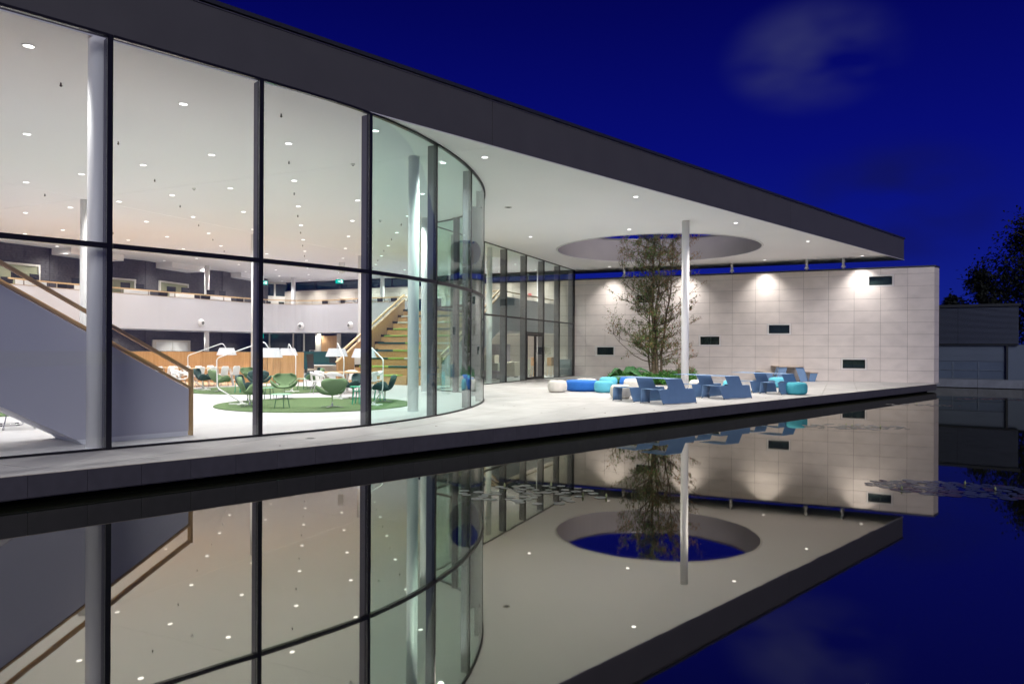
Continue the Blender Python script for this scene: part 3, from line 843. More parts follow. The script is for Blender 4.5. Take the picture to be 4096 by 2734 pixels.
for k in range(-3, 12):
    for i in range(-4, 12):
        x = -5.32 + A_[0] * i + B_[0] * k; y = 17.06 + A_[1] * i + B_[1] * k
        if not inside((x, y), FOOT): continue
        if min(math.hypot(x - c[0], y - c[1]) for c in curve) < .35: continue
        s = (x - W0[0]) * NW[0] + (y - W0[1]) * NW[1]
        if s < .6: continue
        if x < -24.2 + (y - 33) * .4 or x < -24: continue
        if y < 6 or x < -.62 * 1.25 * y - 3: continue
        rowc[k] = rowc.get(k, 0) + 1
        downlight(x, y, ZC, LD_IN, 'white ceiling downlight inside, %s row back from the glass front, %s from the right' % (ORD[k + 3], ORD[rowc[k] - 1]), 'downlights in the interior ceiling'); nin += 1
outl = [((-.71, 18.2), 'terrace downlight nearest the camera, between fascia and curved glass', LD_OUT), ((3.9, 22.8), 'second terrace downlight along the fascia', LD_OUT),
        ((8.5, 27.4), 'terrace downlight right of the white column', LD_OUT), ((13.1, 31.9), 'terrace downlight between the round opening and the fascia', LD_OUT),
        ((17.8, 36.6), 'downlight at the far tip of the canopy', LD_WASH), ((.78, 31.0), 'downlight before the glazed terrace screen', LD_OUT),
        ((4.69, 28.95), 'downlight just in front of the round opening', LD_OUT), ((13.5, 38.5), 'downlight close to the stone wall right of the round opening', LD_WASH),
        ((5.65, 41.95), 'downlight close to the stone wall left of the tree', LD_WASH), ((9.6, 40.2), 'downlight by the stone wall hidden behind the tree and column', LD_WASH)]
for (p, lab, ld) in outl: downlight(p[0], p[1], ZC, ld, lab, 'downlights in the terrace canopy')
# added lights under the gallery, brighten the lower level
LD_LOW = spot('low beam', 280, 150, .9)
for p in ((-20.8, 38), (-18.6, 42.0), (-16.8, 45.6), (-12.4, 46.2), (-22.5, 34), (-4.0, 43.5), (.4, 40.5), (-.8, 42.5), (1.8, 42.8)):
    downlight(p[0], p[1], 2.57, LD_LOW, 'small downlight added under the gallery floor to brighten the lower level', 'added downlights under the gallery')

# ---------------------------------------------------------------- gallery (upper floor)
gal = thing('gallery', 'curved white upper floor gallery with oak handrail behind the lounge', 'gallery', (-15, 44, 2.57))
gc = crom(GAL, 5)
land = [along((-.65, 36.2), UI, s) for s in (0, 4, 7.75)]
slab = gc + [(-3.2, 40.3), (-1.6, 37.6)] + land + [along(W0, UW, 38.5), (-18.3, 53), (-23.5, 38), (-24.8, 31)]
MB().prism(slab, 2.57, 3.30).build('floor_slab', M['parapet'], gal)
MB().wallstrip([(p[0], p[1]) for p in gc], 2.568, 4.30, .12).build('parapet', M['parapet'], gal, smooth=False)
MB().wallstrip([(p[0], p[1]) for p in gc], 4.301, 4.318, .14).build('parapet_cap', M['bronze'], gal)
gcr = gc
MB().wallstrip([(p[0], p[1]) for p in gcr], 4.52, 4.585, .07).build('handrail', M['rail'], gal)
tot = 0
for i in range(len(gcr) - 1):
    d = math.hypot(gcr[i + 1][0] - gcr[i][0], gcr[i + 1][1] - gcr[i][1]); tot += d
    if tot > 1.2:
        tot = 0; a = math.atan2(gcr[i + 1][1] - gcr[i][1], gcr[i + 1][0] - gcr[i][0])
        MB().box((gcr[i][0], gcr[i][1], 4.419), (.05, .03, .202), rz=a).build('rail_post', M['post'], gal)
# right hand part (behind the tribune) and landing
g2 = crom([(-3.7, 40.6), (-2.6, 39.4), (-1.5, 37.6), (-.65, 36.2)], 5)
MB().wallstrip(g2, 2.566, 4.30, .12).build('parapet', M['parapet'], gal)
MB().wallstrip(land, 2.564, 4.30, .12).build('landing_parapet', M['lav'], gal)
MB().wallstrip(g2 + land[1:], 4.52, 4.585, .07).build('handrail', M['rail'], gal)
for s in (0.3, 1.7, 3.1, 4.5, 5.9, 7.3):
    p = along((-.65, 36.2), UI, s); MB().box((p[0], p[1], 4.411), (.05, .03, .218), rz=math.atan2(UI[1], UI[0])).build('rail_post', M['post'], gal)
# round jet nozzles on the parapet
for (ix, lab) in ((4.05, 'round white air nozzle on the gallery front with a cable above it'), (7.35, 'round white air nozzle in the middle of the gallery front'), (9.05, 'round white air nozzle on the gallery front beside the third mullion')):
    i = int(ix * 5); p = gc[i]; q = gc[i + 1]; t = Vector((q[0] - p[0], q[1] - p[1])).normalized(); n = Vector((t.y, -t.x))
    nz = thing('air_nozzle', lab, 'nozzle', (p[0] + n.x * .065, p[1] + n.y * .065, 2.98), math.atan2(n.y, n.x) - PI / 2, 'air nozzles on the gallery front')
    m_ = MB().lathe([(.22, 0), (.22, .03), (.18, .06), (.12, .16), (.10, .16)], 24); m_.v = [(v[0], v[2], v[1]) for v in m_.v]; m_.f = [f[::-1] for f in m_.f]; m_.build('cowl', M['white_metal'], nz, local=True, smooth=True)
    m_ = MB().lathe([(.095, .165), (.095, .17)], 24); m_.v = [(v[0], v[2], v[1]) for v in m_.v]; m_.f = [f[::-1] for f in m_.f]; m_.build('throat', M['nozzle'], nz, local=True)
p = gc[20]

# ---------------------------------------------------------------- charcoal brick wall, left rear
db = thing('charcoal_wall', 'tall charcoal brick wall behind the gallery at the left rear', 'wall', (-20.9, 40, 0))
DW = [(-25.4, 30.2), (-22.75, 35.2), (-22.0, 38.2), (-20.6, 40.2), (-19.75, 43.9), (-18.4, 45.4), (-17.3, 50.5), (-18.3, 53.5)]
MB().wallstrip(DW, 0, ZC - .001, .25).build('wall_body', M['dbrick_b'], db)
# courses of bricks grouped as long slips (too small to tell apart one by one)
cs = MB()
for i in range(len(DW) - 1):
    a, b = Vector(DW[i]), Vector(DW[i + 1]); d = (b - a); Ln = d.length; d.normalize(); n = Vector((d.y, -d.x))
    z = .02; row = 0
    while z < 6.40:
        x = -(row % 2) * .5
        while x < Ln:
            x0 = max(x, 0) + .006; x1 = min(x + 1.0, Ln) - .006
            if x1 - x0 > .03:
                c = a + d * ((x0 + x1) / 2) + n * (.13 + .006 + random.uniform(-.002, .003))
                cs.box((c.x, c.y, z + .055), (x1 - x0, .012, .105), rz=math.atan2(d.y, d.x))
            x += 1.0
        z += .115; row += 1
cs.build('brick_courses', M['dbrick'], db, kind='stuff')
def wallbox(a, b, s0, s1, z0, z1, off, th):
    a, b = Vector(a), Vector(b); d = (b - a).normalized(); n = Vector((d.y, -d.x))
    c = a + d * ((s0 + s1) / 2) + n * (.13 + off)
    return MB().box((c.x, c.y, (z0 + z1) / 2), (s1 - s0, th, z1 - z0), rz=math.atan2(d.y, d.x))
def int_window(a, b, s0, s1, z0, z1, lab):
    a_, b_ = Vector(a), Vector(b); d = (b_ - a_).normalized(); c = a_ + d * s0
    t = thing('interior_window', lab, 'window', (c.x, c.y, z0), 0, 'windows in the charcoal wall')
    f = MB()
    for (q0, q1, y0, y1) in ((s0, s1, z0, z0 + .09), (s0, s1, z1 - .09, z1), (s0, s0 + .09, z0 + .091, z1 - .091), (s1 - .09, s1, z0 + .091, z1 - .091)):
        w = wallbox(a, b, q0, q1, y0, y1, .05, .12); f.add(w.v, w.f)
    f.build('frame', M['cream'], t)
    wallbox(a, b, s0 + .091, s1 - .091, z0 + .091, z1 - .091, .04, .03).build('pane', mat('lit office glass', (.30, .31, .20), .12, var=.25, vscale=.7), t)
    for k in range(3):
        wallbox(a, b, s0 + .3 + k * .5, s0 + .62 + k * .5, z1 - .42 - .1 * k, z1 - .40 - .1 * k, .057, .004).build('light_reflection_strip', M['cream'], t) if False else None
int_window(DW[0], DW[1], 1.6, 5.2, 3.9, 5.55, 'leftmost cream framed window in the charcoal wall above the gallery')
int_window(DW[2], DW[3], .1, 1.9, 3.9, 5.35, 'cream framed window half hidden by the white column at the left rear')
int_window(DW[3], DW[4], 1.0, 3.5, 3.9, 5.45, 'cream framed window in the charcoal wall right of the first mullion')
# lower white double door in the charcoal wall
t = thing('white_door', 'white double door in the charcoal wall behind the stair handrail', 'door', (-20.6, 40.3, 0))
wallbox(DW[3], DW[4], .5, 3.7, 0.02, 2.05, .04, .1).build('frame', M['cream'], t)
for k in range(2): wallbox(DW[3], DW[4], .75 + k * 1.36, .75 + k * 1.36 + 1.3, .04, 1.93, .10, .03).build('door_leaf', M['plastic'], t)
# soffit boxes dropping from the ceiling in front of charcoal wall
for i, (x, y, w, d, lab) in enumerate(((-21.6, 36.5, 3.0, 1.6, 'white ceiling box over the gallery, leftmost'), (-19.4, 42.0, 2.6, 1.5, 'white ceiling box over the gallery, middle'), (-17.6, 47.2, 2.2, 1.4, 'white ceiling box over the gallery, farthest'))):
    tag(MB().box((x, y, ZC - .16), (w, d, .31), rz=math.radians(-20 + 90)).build('ceiling_box', M['soffit']), lab, 'ceiling box', 'ceiling boxes over the gallery')

# glazed upper entrance beyond charcoal wall
t = thing('upper_door_wall', 'cream framed double doors with overlights at the end of the gallery', 'door', (-17.6, 52.6, 3.3))
UD0 = Vector((-18.25, 52.3)); UDd = Vector((.86, .5)).normalized(); ag = math.atan2(UDd.y, UDd.x)
m_ = MB()
for s in (0, .95, 1.9, 2.3):
    c = UD0 + UDd * s; m_.box((c.x, c.y, 4.87), (.12, .1, 3.12), rz=ag)
for z in (3.35, 5.35, 6.38):
    c = UD0 + UDd * 1.15; m_.box((c.x, c.y, z), (2.17, .098, .14), rz=ag)
m_.build('frame', M['cream'], t)
for k in range(2):
    c = UD0 + UDd * (.475 + .95 * k)
    d_ = MB()
    for o_2 in (-.3, .3): d_.box((c.x + UDd.x * o_2, c.y + UDd.y * o_2, 4.34), (.2, .06, 1.84), rz=ag)
    for z in (3.55, 5.15): d_.box((c.x, c.y, z), (.39, .059, .25), rz=ag)
    d_.build('door_leaf', M['cream'], t)
    MB().box((c.x, c.y, 4.35), (.4, .02, 1.34), rz=ag).build('pane', M['glass_in'], t)
    MB().box((c.x, c.y, 5.865), (.81, .02, .87), rz=ag).build('overlight', M['glass_cl'], t)

# ---------------------------------------------------------------- lower glazed meeting rooms under gallery
mr = thing('meeting_room_front', 'glazed meeting room front with two oak doors below the gallery', 'partition', (-12, 45.8, 0))
MR = [(-17.2, 47.6), (-15.2, 47.0), (-12.0, 46.2), (-8.8, 44.9), (-5.0, 43.2)]
def mr_pt(x):
    for i in range(len(MR) - 1):
        if MR[i][0] <= x <= MR[i + 1][0]:
            t_ = (x - MR[i][0]) / (MR[i + 1][0] - MR[i][0]); return V2(MR[i], MR[i + 1], t_)
    return MR[-1]
xs = [-17.1, -15.9, -14.2, -13.45, -12.6, -12.3, -11.1, -10.9, -9.7, -9.4, -8.2, -7.9, -6.9, -5.9]
kinds = ['g', 'g', 'g', 'g', 'f', 'd', 'f', 'g', 'f', 'd', 'f', 'g', 'g']
kinds = ['g', 'g', 'g', 'g', 'f', 'd', 'f', 'g', 'f', 'd', 'f', 'g', 'g']
for i in range(len(xs) - 1):
    a, b = mr_pt(xs[i]), mr_pt(xs[i + 1]); ag = math.atan2(b[1] - a[1], b[0] - a[0]); Ln = math.hypot(b[0] - a[0], b[1] - a[1]); c = V2(a, b, .5)
    MB().box((a[0], a[1], 1.28), (.08, .12, 2.56), rz=ag).build('frame_post', M['cream'], mr)
    if kinds[i] == 'd': MB().box((c[0], c[1], 1.21), (Ln - .085, .05, 2.40), rz=ag).build('oak_door', M['wood_v'], mr)
    elif kinds[i] == 'f': MB().box((c[0], c[1], 1.28), (Ln - .085, .06, 2.55), rz=ag).build('frame_panel', M['cream'], mr)
    else: MB().box((c[0], c[1], 1.28), (Ln - .085, .02, 2.55), rz=ag).build('glass_pane', M['glass_in'], mr)
MB().wallstrip([(p[0], p[1]) for p in MR], 2.43, 2.56, .05).build('head_rail', M['cream'], mr) if False else None
tag(MB().prism([(-17, 49.5), (-5, 46.2), (-5, 46.4), (-17, 49.7)], 0, 2.56).build('back_partition', mat('dim grey partition', (.22, .23, .21), .8)), 'dim grey wall inside the meeting rooms', 'wall')
for (x, lab) in ((-12.85, 'small white room booking screen left of the first oak door'), (-8.05, 'small white room booking screen right of the second oak door')):
    p_ = mr_pt(x); q = thing('booking_screen', lab, 'screen', (p_[0], p_[1] - .12, 1.35)); ag = -.33
    MB().box((0, 0, 0), (.42, .05, .3), rz=ag).build('case', M['plastic'], q, local=True); MB().box((.01, -.03, 0), (.3, .02, .22), rz=ag).build('display', M['screen'], q, local=True)

# ---------------------------------------------------------------- exit signs
def exit_sign(x, y, z, rz, lab, arrow=True):
    t = thing('exit_sign', lab, 'exit sign', (x, y, z), rz, 'green exit signs')
    MB().box((0, 0, 0), (.52, .05, .27)).build('case', M['exit_e'], t, local=True)
    # running figure and arrow, raised by 3 mm
    m_ = MB()
    m_.box((.17, -.028, 0), (.11, .004, .20))
    m_.box((-.02, -.028, .0), (.11, .004, .035)); m_.add([(-.10, -.030, 0), (-.05, -.030, .05), (-.05, -.030, -.05)], [(0, 2, 1)])
    m_.box((.065, -.028, .06), (.03, .004, .03)); m_.bar((.06, -.028, .04), (.04, -.028, -.02), .004, .03); m_.bar((.04, -.028, -.02), (.08, -.028, -.07), .004, .02); m_.bar((.045, -.028, -.02), (.0, -.028, -.07), .004, .02)
    m_.build('symbol', M['exit_w'], t, local=True)
    MB().cyl((0, 0, .136), .012, .2, 8).build('hanger', M['white_metal'], t, local=True)
exit_sign(-16.8, 48.6, 6.02, .1, 'green exit sign hanging before the cream doors of the gallery')
exit_sign(-11.2, 46.6, 5.95, -.2, 'green exit sign hanging below the ceiling above the gallery rail')
exit_sign(-16.3, 46.4, 2.38, .0, 'green exit sign under the gallery beside the second mullion')
# small red fire signs
tag(MB().box(Wp(31.9, .012, 4.62), (.34, .02, .16), rz=ANG_W).build('fire_sign', M['red']), 'small red fire sign on the inner stone wall left of its window', 'sign')
for i, s in enumerate((21.9, 22.25)):
    tag(MB().box(Wp(s, .012, 4.98), (.22, .02, .22), rz=ANG_W).build('fire_sign', M['red']), ['right one of the two red fire signs above the landing', 'left one of the two red fire signs above the landing'][i], 'sign')
# speakers / projector on ceiling
tag(MB().box((-9.6, 40.5, ZC - .3), (.3, .2, .6)).build('projector', M['white_metal']), 'white box hanging from the ceiling above the gallery', 'projector')

# ---------------------------------------------------------------- staircase left
stz = thing('staircase', 'staircase with lavender white flank and oak handrail just behind the glass at the left', 'staircase', (-5.82, 13.03, 0))
S0 = Vector((-5.82, 13.03)); SD = Vector((-.654, -.756)); SN = Vector((-.756, .654))
def SP(s, w, z): p = S0 + SD * s + SN * w; return (p.x, p.y, z)
def flank(w0, w1, name, mt):
    prof = [(0, .065), (0, .843), (8.5, .843 + .585 * 8.5), (8.5, .843 + .585 * 8.5 - 1.85), (1.80, .065)]
    prof = [(.03, .09), (.03, .843), (8.5, 5.815), (8.5, 3.98), (1.86, .09)]
    n = len(prof)
    m_ = MB(); m_.add([SP(s, w0, z) for s, z in prof] + [SP(s, w1, z) for s, z in prof], [tuple(range(n)), tuple(range(2 * n - 1, n - 1, -1))] + [(i, n + i, n + (i + 1) % n, (i + 1) % n) for i in range(n)])
    return m_.build(name, mt, stz)
flank(0, .06, 'flank', M['lav']); flank(1.27, 1.33, 'flank', M['lav'])
m_ = MB(); prof = [(.04, .0), (.04, .089), (1.85, .089), (1.75, .0)]
m_.add([SP(s, .012, z) for s, z in prof] + [SP(s, 1.32, z) for s, z in prof], [(0, 1, 2, 3), (7, 6, 5, 4), (0, 4, 5, 1), (1, 5, 6, 2), (2, 6, 7, 3), (3, 7, 4, 0)]); m_.build('skirting', M['skirt'], stz)
m_ = MB(); prof = [(1.87, .1), (8.5, 3.99), (8.5, 4.05), (1.87, .16)]
m_.add([SP(s, .061, z) for s, z in prof] + [SP(s, 1.269, z) for s, z in prof], [(0, 1, 2, 3), (7, 6, 5, 4), (0, 4, 5, 1), (1, 5, 6, 2), (2, 6, 7, 3), (3, 7, 4, 0)]); m_.build('underside', M['soffit'], stz)
for k in range(14):
    m_ = MB(); s = .1 + k * .30; z = .17 * (k + 1)
    m_.add([SP(q[0], w, q[1]) for w in (.062, 1.268) for q in ((s, z - .04), (s + .31, z - .04), (s + .31, z), (s, z))], [(0, 3, 2, 1), (4, 5, 6, 7), (0, 1, 5, 4), (1, 2, 6, 5), (2, 3, 7, 6), (3, 0, 4, 7)]); m_.build('tread', M['wood_h'], stz)
for w in (.03, 1.30):
    MB().bar(SP(.0, w, .868), SP(8.5, w, 5.84), .085, .035).build('capping', M['bronze'], stz)
    MB().bar(SP(.0, w, 1.17), SP(8.5, w, 1.17 + .585 * 8.5), .085, .055).build('handrail', M['bronze'], stz)
    for s in (1.62, 3.4, 5.2, 7.0):
        z = .885 + .585 * s; MB().bar(SP(s, w, z), SP(s, w, z + .265), .03, .05, up=(SN.x, SN.y, 0)).build('rail_post', M['post'], stz)
m_ = MB(); m_.bar(SP(-.022, .035, .0), SP(-.022, .035, 1.195), .045, .11, up=(SN.x, SN.y, 0)); m_.build('end_post', M['bronze'], stz)
m_ = MB(); m_.bar(SP(-.022, 1.295, .0), SP(-.022, 1.295, 1.195), .045, .11, up=(SN.x, SN.y, 0)); m_.build('end_post', M['bronze'], stz)

# ---------------------------------------------------------------- rugs
def rug(x, y, r, lab):
    tag(MB().lathe([(r, .007), (r, .026), (r - .015, .034)], 96, (x, y, 0)).build('round_rug', M['carpet']), lab, 'rug', 'round green rugs')
rug(-5.55, 20.35, 2.68, 'round green rug nearest the glass under the front chairs')
rug(-9.40, 27.2, 2.72, 'round green rug farther back before the wood counter')
rug(-13.2, 18.1, 2.4, 'round green rug seen under the staircase at the left')

# ---------------------------------------------------------------- swivel shell chairs
def shell_mesh(m):
    NU, NV = 17, 29
    v = []; f = []
    prof = [(-.33, .385), (-.26, .405), (-.16, .385), (-.05, .365), (.06, .37), (.14, .40), (.19, .455), (.225, .53), (.255, .61), (.285, .70), (.30, .775)]
    def pr(t):
        t *= len(prof) - 1; i = min(int(t), len(prof) - 2); q = t - i; return (prof[i][0] * (1 - q) + prof[i + 1][0] * q, prof[i][1] * (1 - q) + prof[i + 1][1] * q)
    Wt = [(0, .17), (.1, .30), (.22, .375), (.34, .35), (.44, .20), (.52, .13), (.60, .14), (.70, .235), (.82, .32), (.92, .31), (1, .17)]
    Lt = [(0, .03), (.1, .13), (.22, .225), (.34, .215), (.44, .06), (.52, .0), (1, .0)]
    def tab(T, t):
        for i in range(len(T) - 1):
            if T[i][0] <= t <= T[i + 1][0]:
                q = (t - T[i][0]) / (T[i + 1][0] - T[i][0]); q = q * q * (3 - 2 * q); return T[i][1] * (1 - q) + T[i + 1][1] * q
        return T[-1][1]
    for j in range(NV):
        t = j / (NV - 1); y, z = pr(t); w = tab(Wt, t); l = tab(Lt, t)
        for i in range(NU):
            u = -1 + 2 * i / (NU - 1); au = abs(u)
            x = w * math.copysign(math.sin(au * PI / 2) ** .92, u) if u else 0
            zz = z + l * au ** 2.4 - (.02 * au ** 2 if t > .9 else 0)
            yy = y - (.10 * au ** 2 if t > .6 else .04 * au * (1 if t > .3 else 0))
            v.append((x, yy, zz))
    for j in range(NV - 1):
        for i in range(NU - 1):
            a = j * NU + i; f.append((a, a + 1, a + NU + 1, a + NU))
    # thickness
    me = bpy.data.meshes.new('shell'); me.from_pydata(v, [], f); me.update(); me.materials.append(m)
    me.polygons.foreach_set('use_smooth', [True] * len(me.polygons)); return me
def make_chair(m, label, loc, rz):
    t = thing('swivel_chair', label, 'armchair', loc, rz, 'swivel lounge chairs')
    o = inst('shell', shell_mesh(m), t)
    s_ = o.modifiers.new('thickness', 'SOLIDIFY'); s_.thickness = .045; s_.offset = -1
    s2 = o.modifiers.new('smooth', 'SUBSURF'); s2.levels = 1; s2.render_levels = 1
    MB().lathe([(.03, .03), (.022, .06), (.020, .30), (.05, .335), (.05, .345)], 14).build('stem', M['chrome'], t, local=True, smooth=True)
    b_ = MB()
    for k in range(4):
        a = PI / 4 + k * PI / 2; b_.bar((0, 0, .045), (.32 * math.cos(a), .32 * math.sin(a), .015), .04, .018)
    b_.build('star_base', M['chrome'], t, local=True)
    return t
def face(dx, dy): return math.atan2(dy, dx) + PI / 2      # local front is -Y
Z0 = .034
CH = [('felt_d', (-11.66, 27.16), (1, .1), 'dark teal swivel chair at the left end of the rear rug'),
      ('felt_g', (-10.43, 25.6), (.75, .7), 'moss green swivel chair on the rear rug beside the staircase end'),
      ('felt_g', (-6.99, 19.2), (.9, .35), 'moss green swivel chair half behind the second mullion on the front rug'),
      ('felt_d', (-7.62, 20.75), (1, .1), 'dark teal swivel chair directly behind the front left green one'),
      ('felt_g', (-10.6, 29.2), (.9, -.5), 'moss green swivel chair farthest back beside the second mullion'),
      ('felt_d', (-8.9, 25.3), (-.3, 1), 'dark teal swivel chair with its back to the camera behind the second mullion'),
      ('felt_g', (-6.99, 22.1), (.22, -1), 'moss green swivel chair facing the camera in the middle of the lounge'),
      ('felt_g', (-7.61, 27.9), (-1, -.15), 'moss green swivel chair on the rear rug under the lamp, turned left'),
      ('felt_d', (-7.95, 28.9), (-1, -.5), 'dark teal swivel chair behind the green one on the rear rug'),
      ('felt_g', (-4.73, 18.95), (-.55, .9), 'moss green swivel chair with its back to the camera on the front rug'),
      ('felt_d', (-4.98, 22.5), (-.75, -.75), 'dark teal swivel chair left of the third mullion on the front rug'),
      ('felt_d', (-3.71, 21.05), (-1, -.05), 'dark teal swivel chair at the right end of the front rug')]
protos = {}
for mk, p, d, lab in CH:
    if mk not in protos: protos[mk] = make_chair(M[mk], lab, (p[0], p[1], Z0), face(*d))
    else: dup(protos[mk], (p[0], p[1], Z0), face(*d), lab)

# ---------------------------------------------------------------- arc floor lamps
def smooth_path(P, r=.09, n=5):
    out_ = [Vector(P[0])]
    for i in range(1, len(P) - 1):
        a, b, c = Vector(P[i - 1]), Vector(P[i]), Vector(P[i + 1])
        d0 = (a - b); d1 = (c - b); e = min(r, d0.length * .45, d1.length * .45)
        p0 = b + d0.normalized() * e; p1 = b + d1.normalized() * e
        for k in range(n + 1):
            t = k / n; out_.append(p0 * (1 - t) ** 2 + b * 2 * t * (1 - t) + p1 * t * t)
    out_.append(Vector(P[-1])); return out_
def make_lamp(label, loc, rz):
    t = thing('floor_lamp', label, 'floor lamp', loc, rz, 'white arc floor lamps')
    b_ = MB(); b_.box((-.08, 0, .012), (.5, .07, .024)); b_.box((0, 0, .012), (.07, .5, .023)); b_.build('foot', M['white_metal'], t, local=True)
    MB().lathe([(.045, 0), (.045, .06)], 12, (0, 0, .024)).build('pivot', M['white_metal'], t, local=True)
    P = smooth_path([(0, 0, .06), (-.66, 0, .45), (-.68, 0, 1.27), (.62, 0, 1.74), (.74, 0, 1.56)])
    MB().tube(P, .017, 8).build('arm', M['white_metal'], t, local=True, smooth=True)
    m_ = MB()
    for k in range(32):
        a = 2 * PI * k / 32; ca, sa = math.cos(a), math.sin(a)
        for r, z in ((.255, 1.56), (.355, 1.30), (.345, 1.30), (.245, 1.552)): m_.v.append((.77 + r * ca, r * sa, z))
    for k in range(32):
        a = k * 4; b = ((k + 1) % 32) * 4
        for q in range(3): m_.f.append((a + q, b + q, b + q + 1, a + q + 1))
    m_.f.append(tuple(k * 4 for k in range(32))[::-1]); m_.f.append(tuple(k * 4 + 3 for k in range(32)))
    m_.build('shade', M['lampwhite'], t, local=True)
    return t
lp0 = make_lamp('white arc lamp standing behind the staircase end, leftmost of the lamps', (-11.4, 26.8, Z0), math.radians(0))
dup(lp0, (-7.5, 19.95, Z0), math.radians(2), 'white arc lamp at the left end of the front rug, shade behind the mullion')
dup(lp0, (-7.95, 26.0, Z0), math.radians(118), 'white arc lamp at the right end of the rear rug')
dup(lp0, (-5.34, 22.4, Z0), math.radians(112), 'white arc lamp with its shade before the reception desk')
dup(lp0, (-3.82, 19.9, Z0), math.radians(122), 'white arc lamp at the right end of the front rug, nearest the column')

# ---------------------------------------------------------------- side tables
def side_table(loc, r, h, mt, ml, lab, rz=0):
    t = thing('side_table', lab, 'side table', loc, rz, 'small round side tables')
    MB().lathe([(r, h - .012), (r, h), (r - .005, h + .004)], 32).build('tabletop', mt, t, local=True)
    for k in range(5):
        a = 2 * PI * k / 5 + .3; MB().tube([(r * .55 * math.cos(a), r * .55 * math.sin(a), h - .012), (r * .8 * math.cos(a), r * .8 * math.sin(a), 0)], .009, 6).build('leg', ml, t, local=True)
side_table((-6.03, 18.82, Z0), .26, .36, M['mint'], M['dgreen'], 'pale green side table nearest the camera on the front rug')
side_table((-7.4, 21.9, Z0), .2, .36, M['mint'], M['dgreen'], 'pale green side table right of the second mullion, partly hidden')
side_table((-9.6, 25.3, Z0), .2, .45, M['plastic'], M['emerald'], 'white topped side table with green legs left of the second mullion')
side_table((-9.85, 29.3, Z0), .22, .42, M['emerald'], M['cush_g'], 'bright green side table before the wood counter')
side_table((-8.05, 27.6, Z0), .25, .40, M['mint'], M['dgreen'], 'green side table under the second mullion gap at the rear rug edge')
side_table((-4.32, 20.15, Z0), .22, .50, M['emerald'], M['emerald'], 'tall emerald side table beside the third mullion')
side_table((-4.30, 20.42, Z0), .22, .36, M['emerald'], M['emerald'], 'lower emerald side table tucked under the tall one')
side_table((-4.02, 21.7, Z0), .2, .36, M['emerald'], M['emerald'], 'emerald side table behind the rightmost dark chair')

# ---------------------------------------------------------------- white shell dining chairs & tables (left rear)
def make_shell_chair(loc, rz, lab):
    t = thing('dining_chair', lab, 'chair', loc, rz, 'white shell dining chairs')
    v = []; f = []; P = [(-.21, .44), (-.1, .45), (.05, .435), (.16, .45), (.205, .52), (.23, .62), (.25, .72), (.262, .80), (.266, .83)]
    W = [.20, .22, .22, .21, .19, .19, .20, .18, .13]
    for (y, z), w in zip(P, W):
        for i in range(7):
            u = -1 + i / 3; v.append((w * u, y - (.03 * u * u if z > .5 else 0), z + (.025 * u * u if z < .5 else 0)))
    for j in range(8):
        for i in range(6): a = j * 7 + i; f.append((a, a + 1, a + 8, a + 7))
    m_ = MB(); m_.v = v; m_.f = f; o = m_.build('seat_shell', M['plastic'], t, local=True, smooth=True); s_ = o.modifiers.new('t', 'SOLIDIFY'); s_.thickness = .012
    for sx in (-1, 1):
        MB().tube([(sx * .2, -.2, .0), (sx * .17, -.16, .42), (sx * .17, .12, .42), (sx * .2, .2, .0)], .009, 6).build('leg_frame', M['chrome'], t, local=True)
    return t
tdir = (.4166, .9091); tn = (.9091, -.4166)
def trestle(c, lab):
    t = thing('long_table', lab, 'table', (c[0], c[1], .012), math.atan2(tdir[1], tdir[0]), 'long oak dining tables')
    MB().box((0, 0, .74), (2.4, .9, .035)).build('tabletop', M['wood_h'], t, local=True)
    for sx in (-1, 1):
        for sy in (-1, 1): MB().bar((sx * 1.05, sy * .42, 0), (sx * .95, sy * .33, .72), .05, .09).build('leg', M['plastic'], t, local=True)
T1 = (-12.7, 29.9); T2_ = (-14.9, 29.6)
trestle(T1, 'oak topped long table with white legs, right one before the wood counter'); trestle(T2_, 'oak topped long table with white legs, left one behind the handrail')
c0 = None
spots = []
for k in range(4):
    for sgn in (1, -1):
        c = along(along(T1, tdir, -.95 + .62 * k), tn, sgn * .52); spots.append((c, sgn, 'white shell chair at the right long table, %s side' % ('near' if sgn > 0 else 'far'), k))
for k in range(3):
    c = along(along(T2_, tdir, -.8 + .62 * k), tn, .52); spots.append((c, 1, 'white shell chair at the left long table', k))
ordn = ['first', 'second', 'third', 'fourth']
for c, sgn, lab, k in spots:
    rz = face(-tn[0] * sgn, -tn[1] * sgn); lab2 = lab + ', %s from the front' % ordn[k]
    if c0 is None: c0 = make_shell_chair((c[0], c[1], .012), rz, lab2)
    else: dup(c0, (c[0], c[1], .012), rz, lab2)
# sled chairs under the staircase
def sled(loc, rz, lab):
    t = thing('sled_chair', lab, 'chair', loc, rz, 'white chairs with chrome sled legs')
    MB().box((0, 0, .46), (.46, .46, .03)).build('seat', M['plastic'], t, local=True, bevel=.01); MB().box((0, .22, .68), (.44, .025, .3), rx=-.15).build('backrest', M['plastic'], t, local=True, bevel=.01)
    for sx in (-1, 1):
        MB().tube(smooth_path([(sx * .17, -.15, .44), (sx * .25, -.24, .015), (sx * .25, .24, .015), (sx * .17, .15, .44)], .06), .010, 6).build('sled_leg', M['chrome'], t, local=True)
        for sy in (-.14, .14): MB().box((sx * .25, sy, .012), (.03, .06, .022)).build('glide', M['black'], t, local=True)
    return t
sl = sled((-9.55, 13.95, .006), .6, 'white chair with chrome sled legs seen under the staircase, nearest')
dup(sl, (-10.2, 14.6, .006), 2.2, 'white chair with chrome sled legs behind the nearest one under the staircase')
dup(sl, (-10.9, 14.3, .006), -1.0, 'white chair with chrome sled legs at the left frame edge')

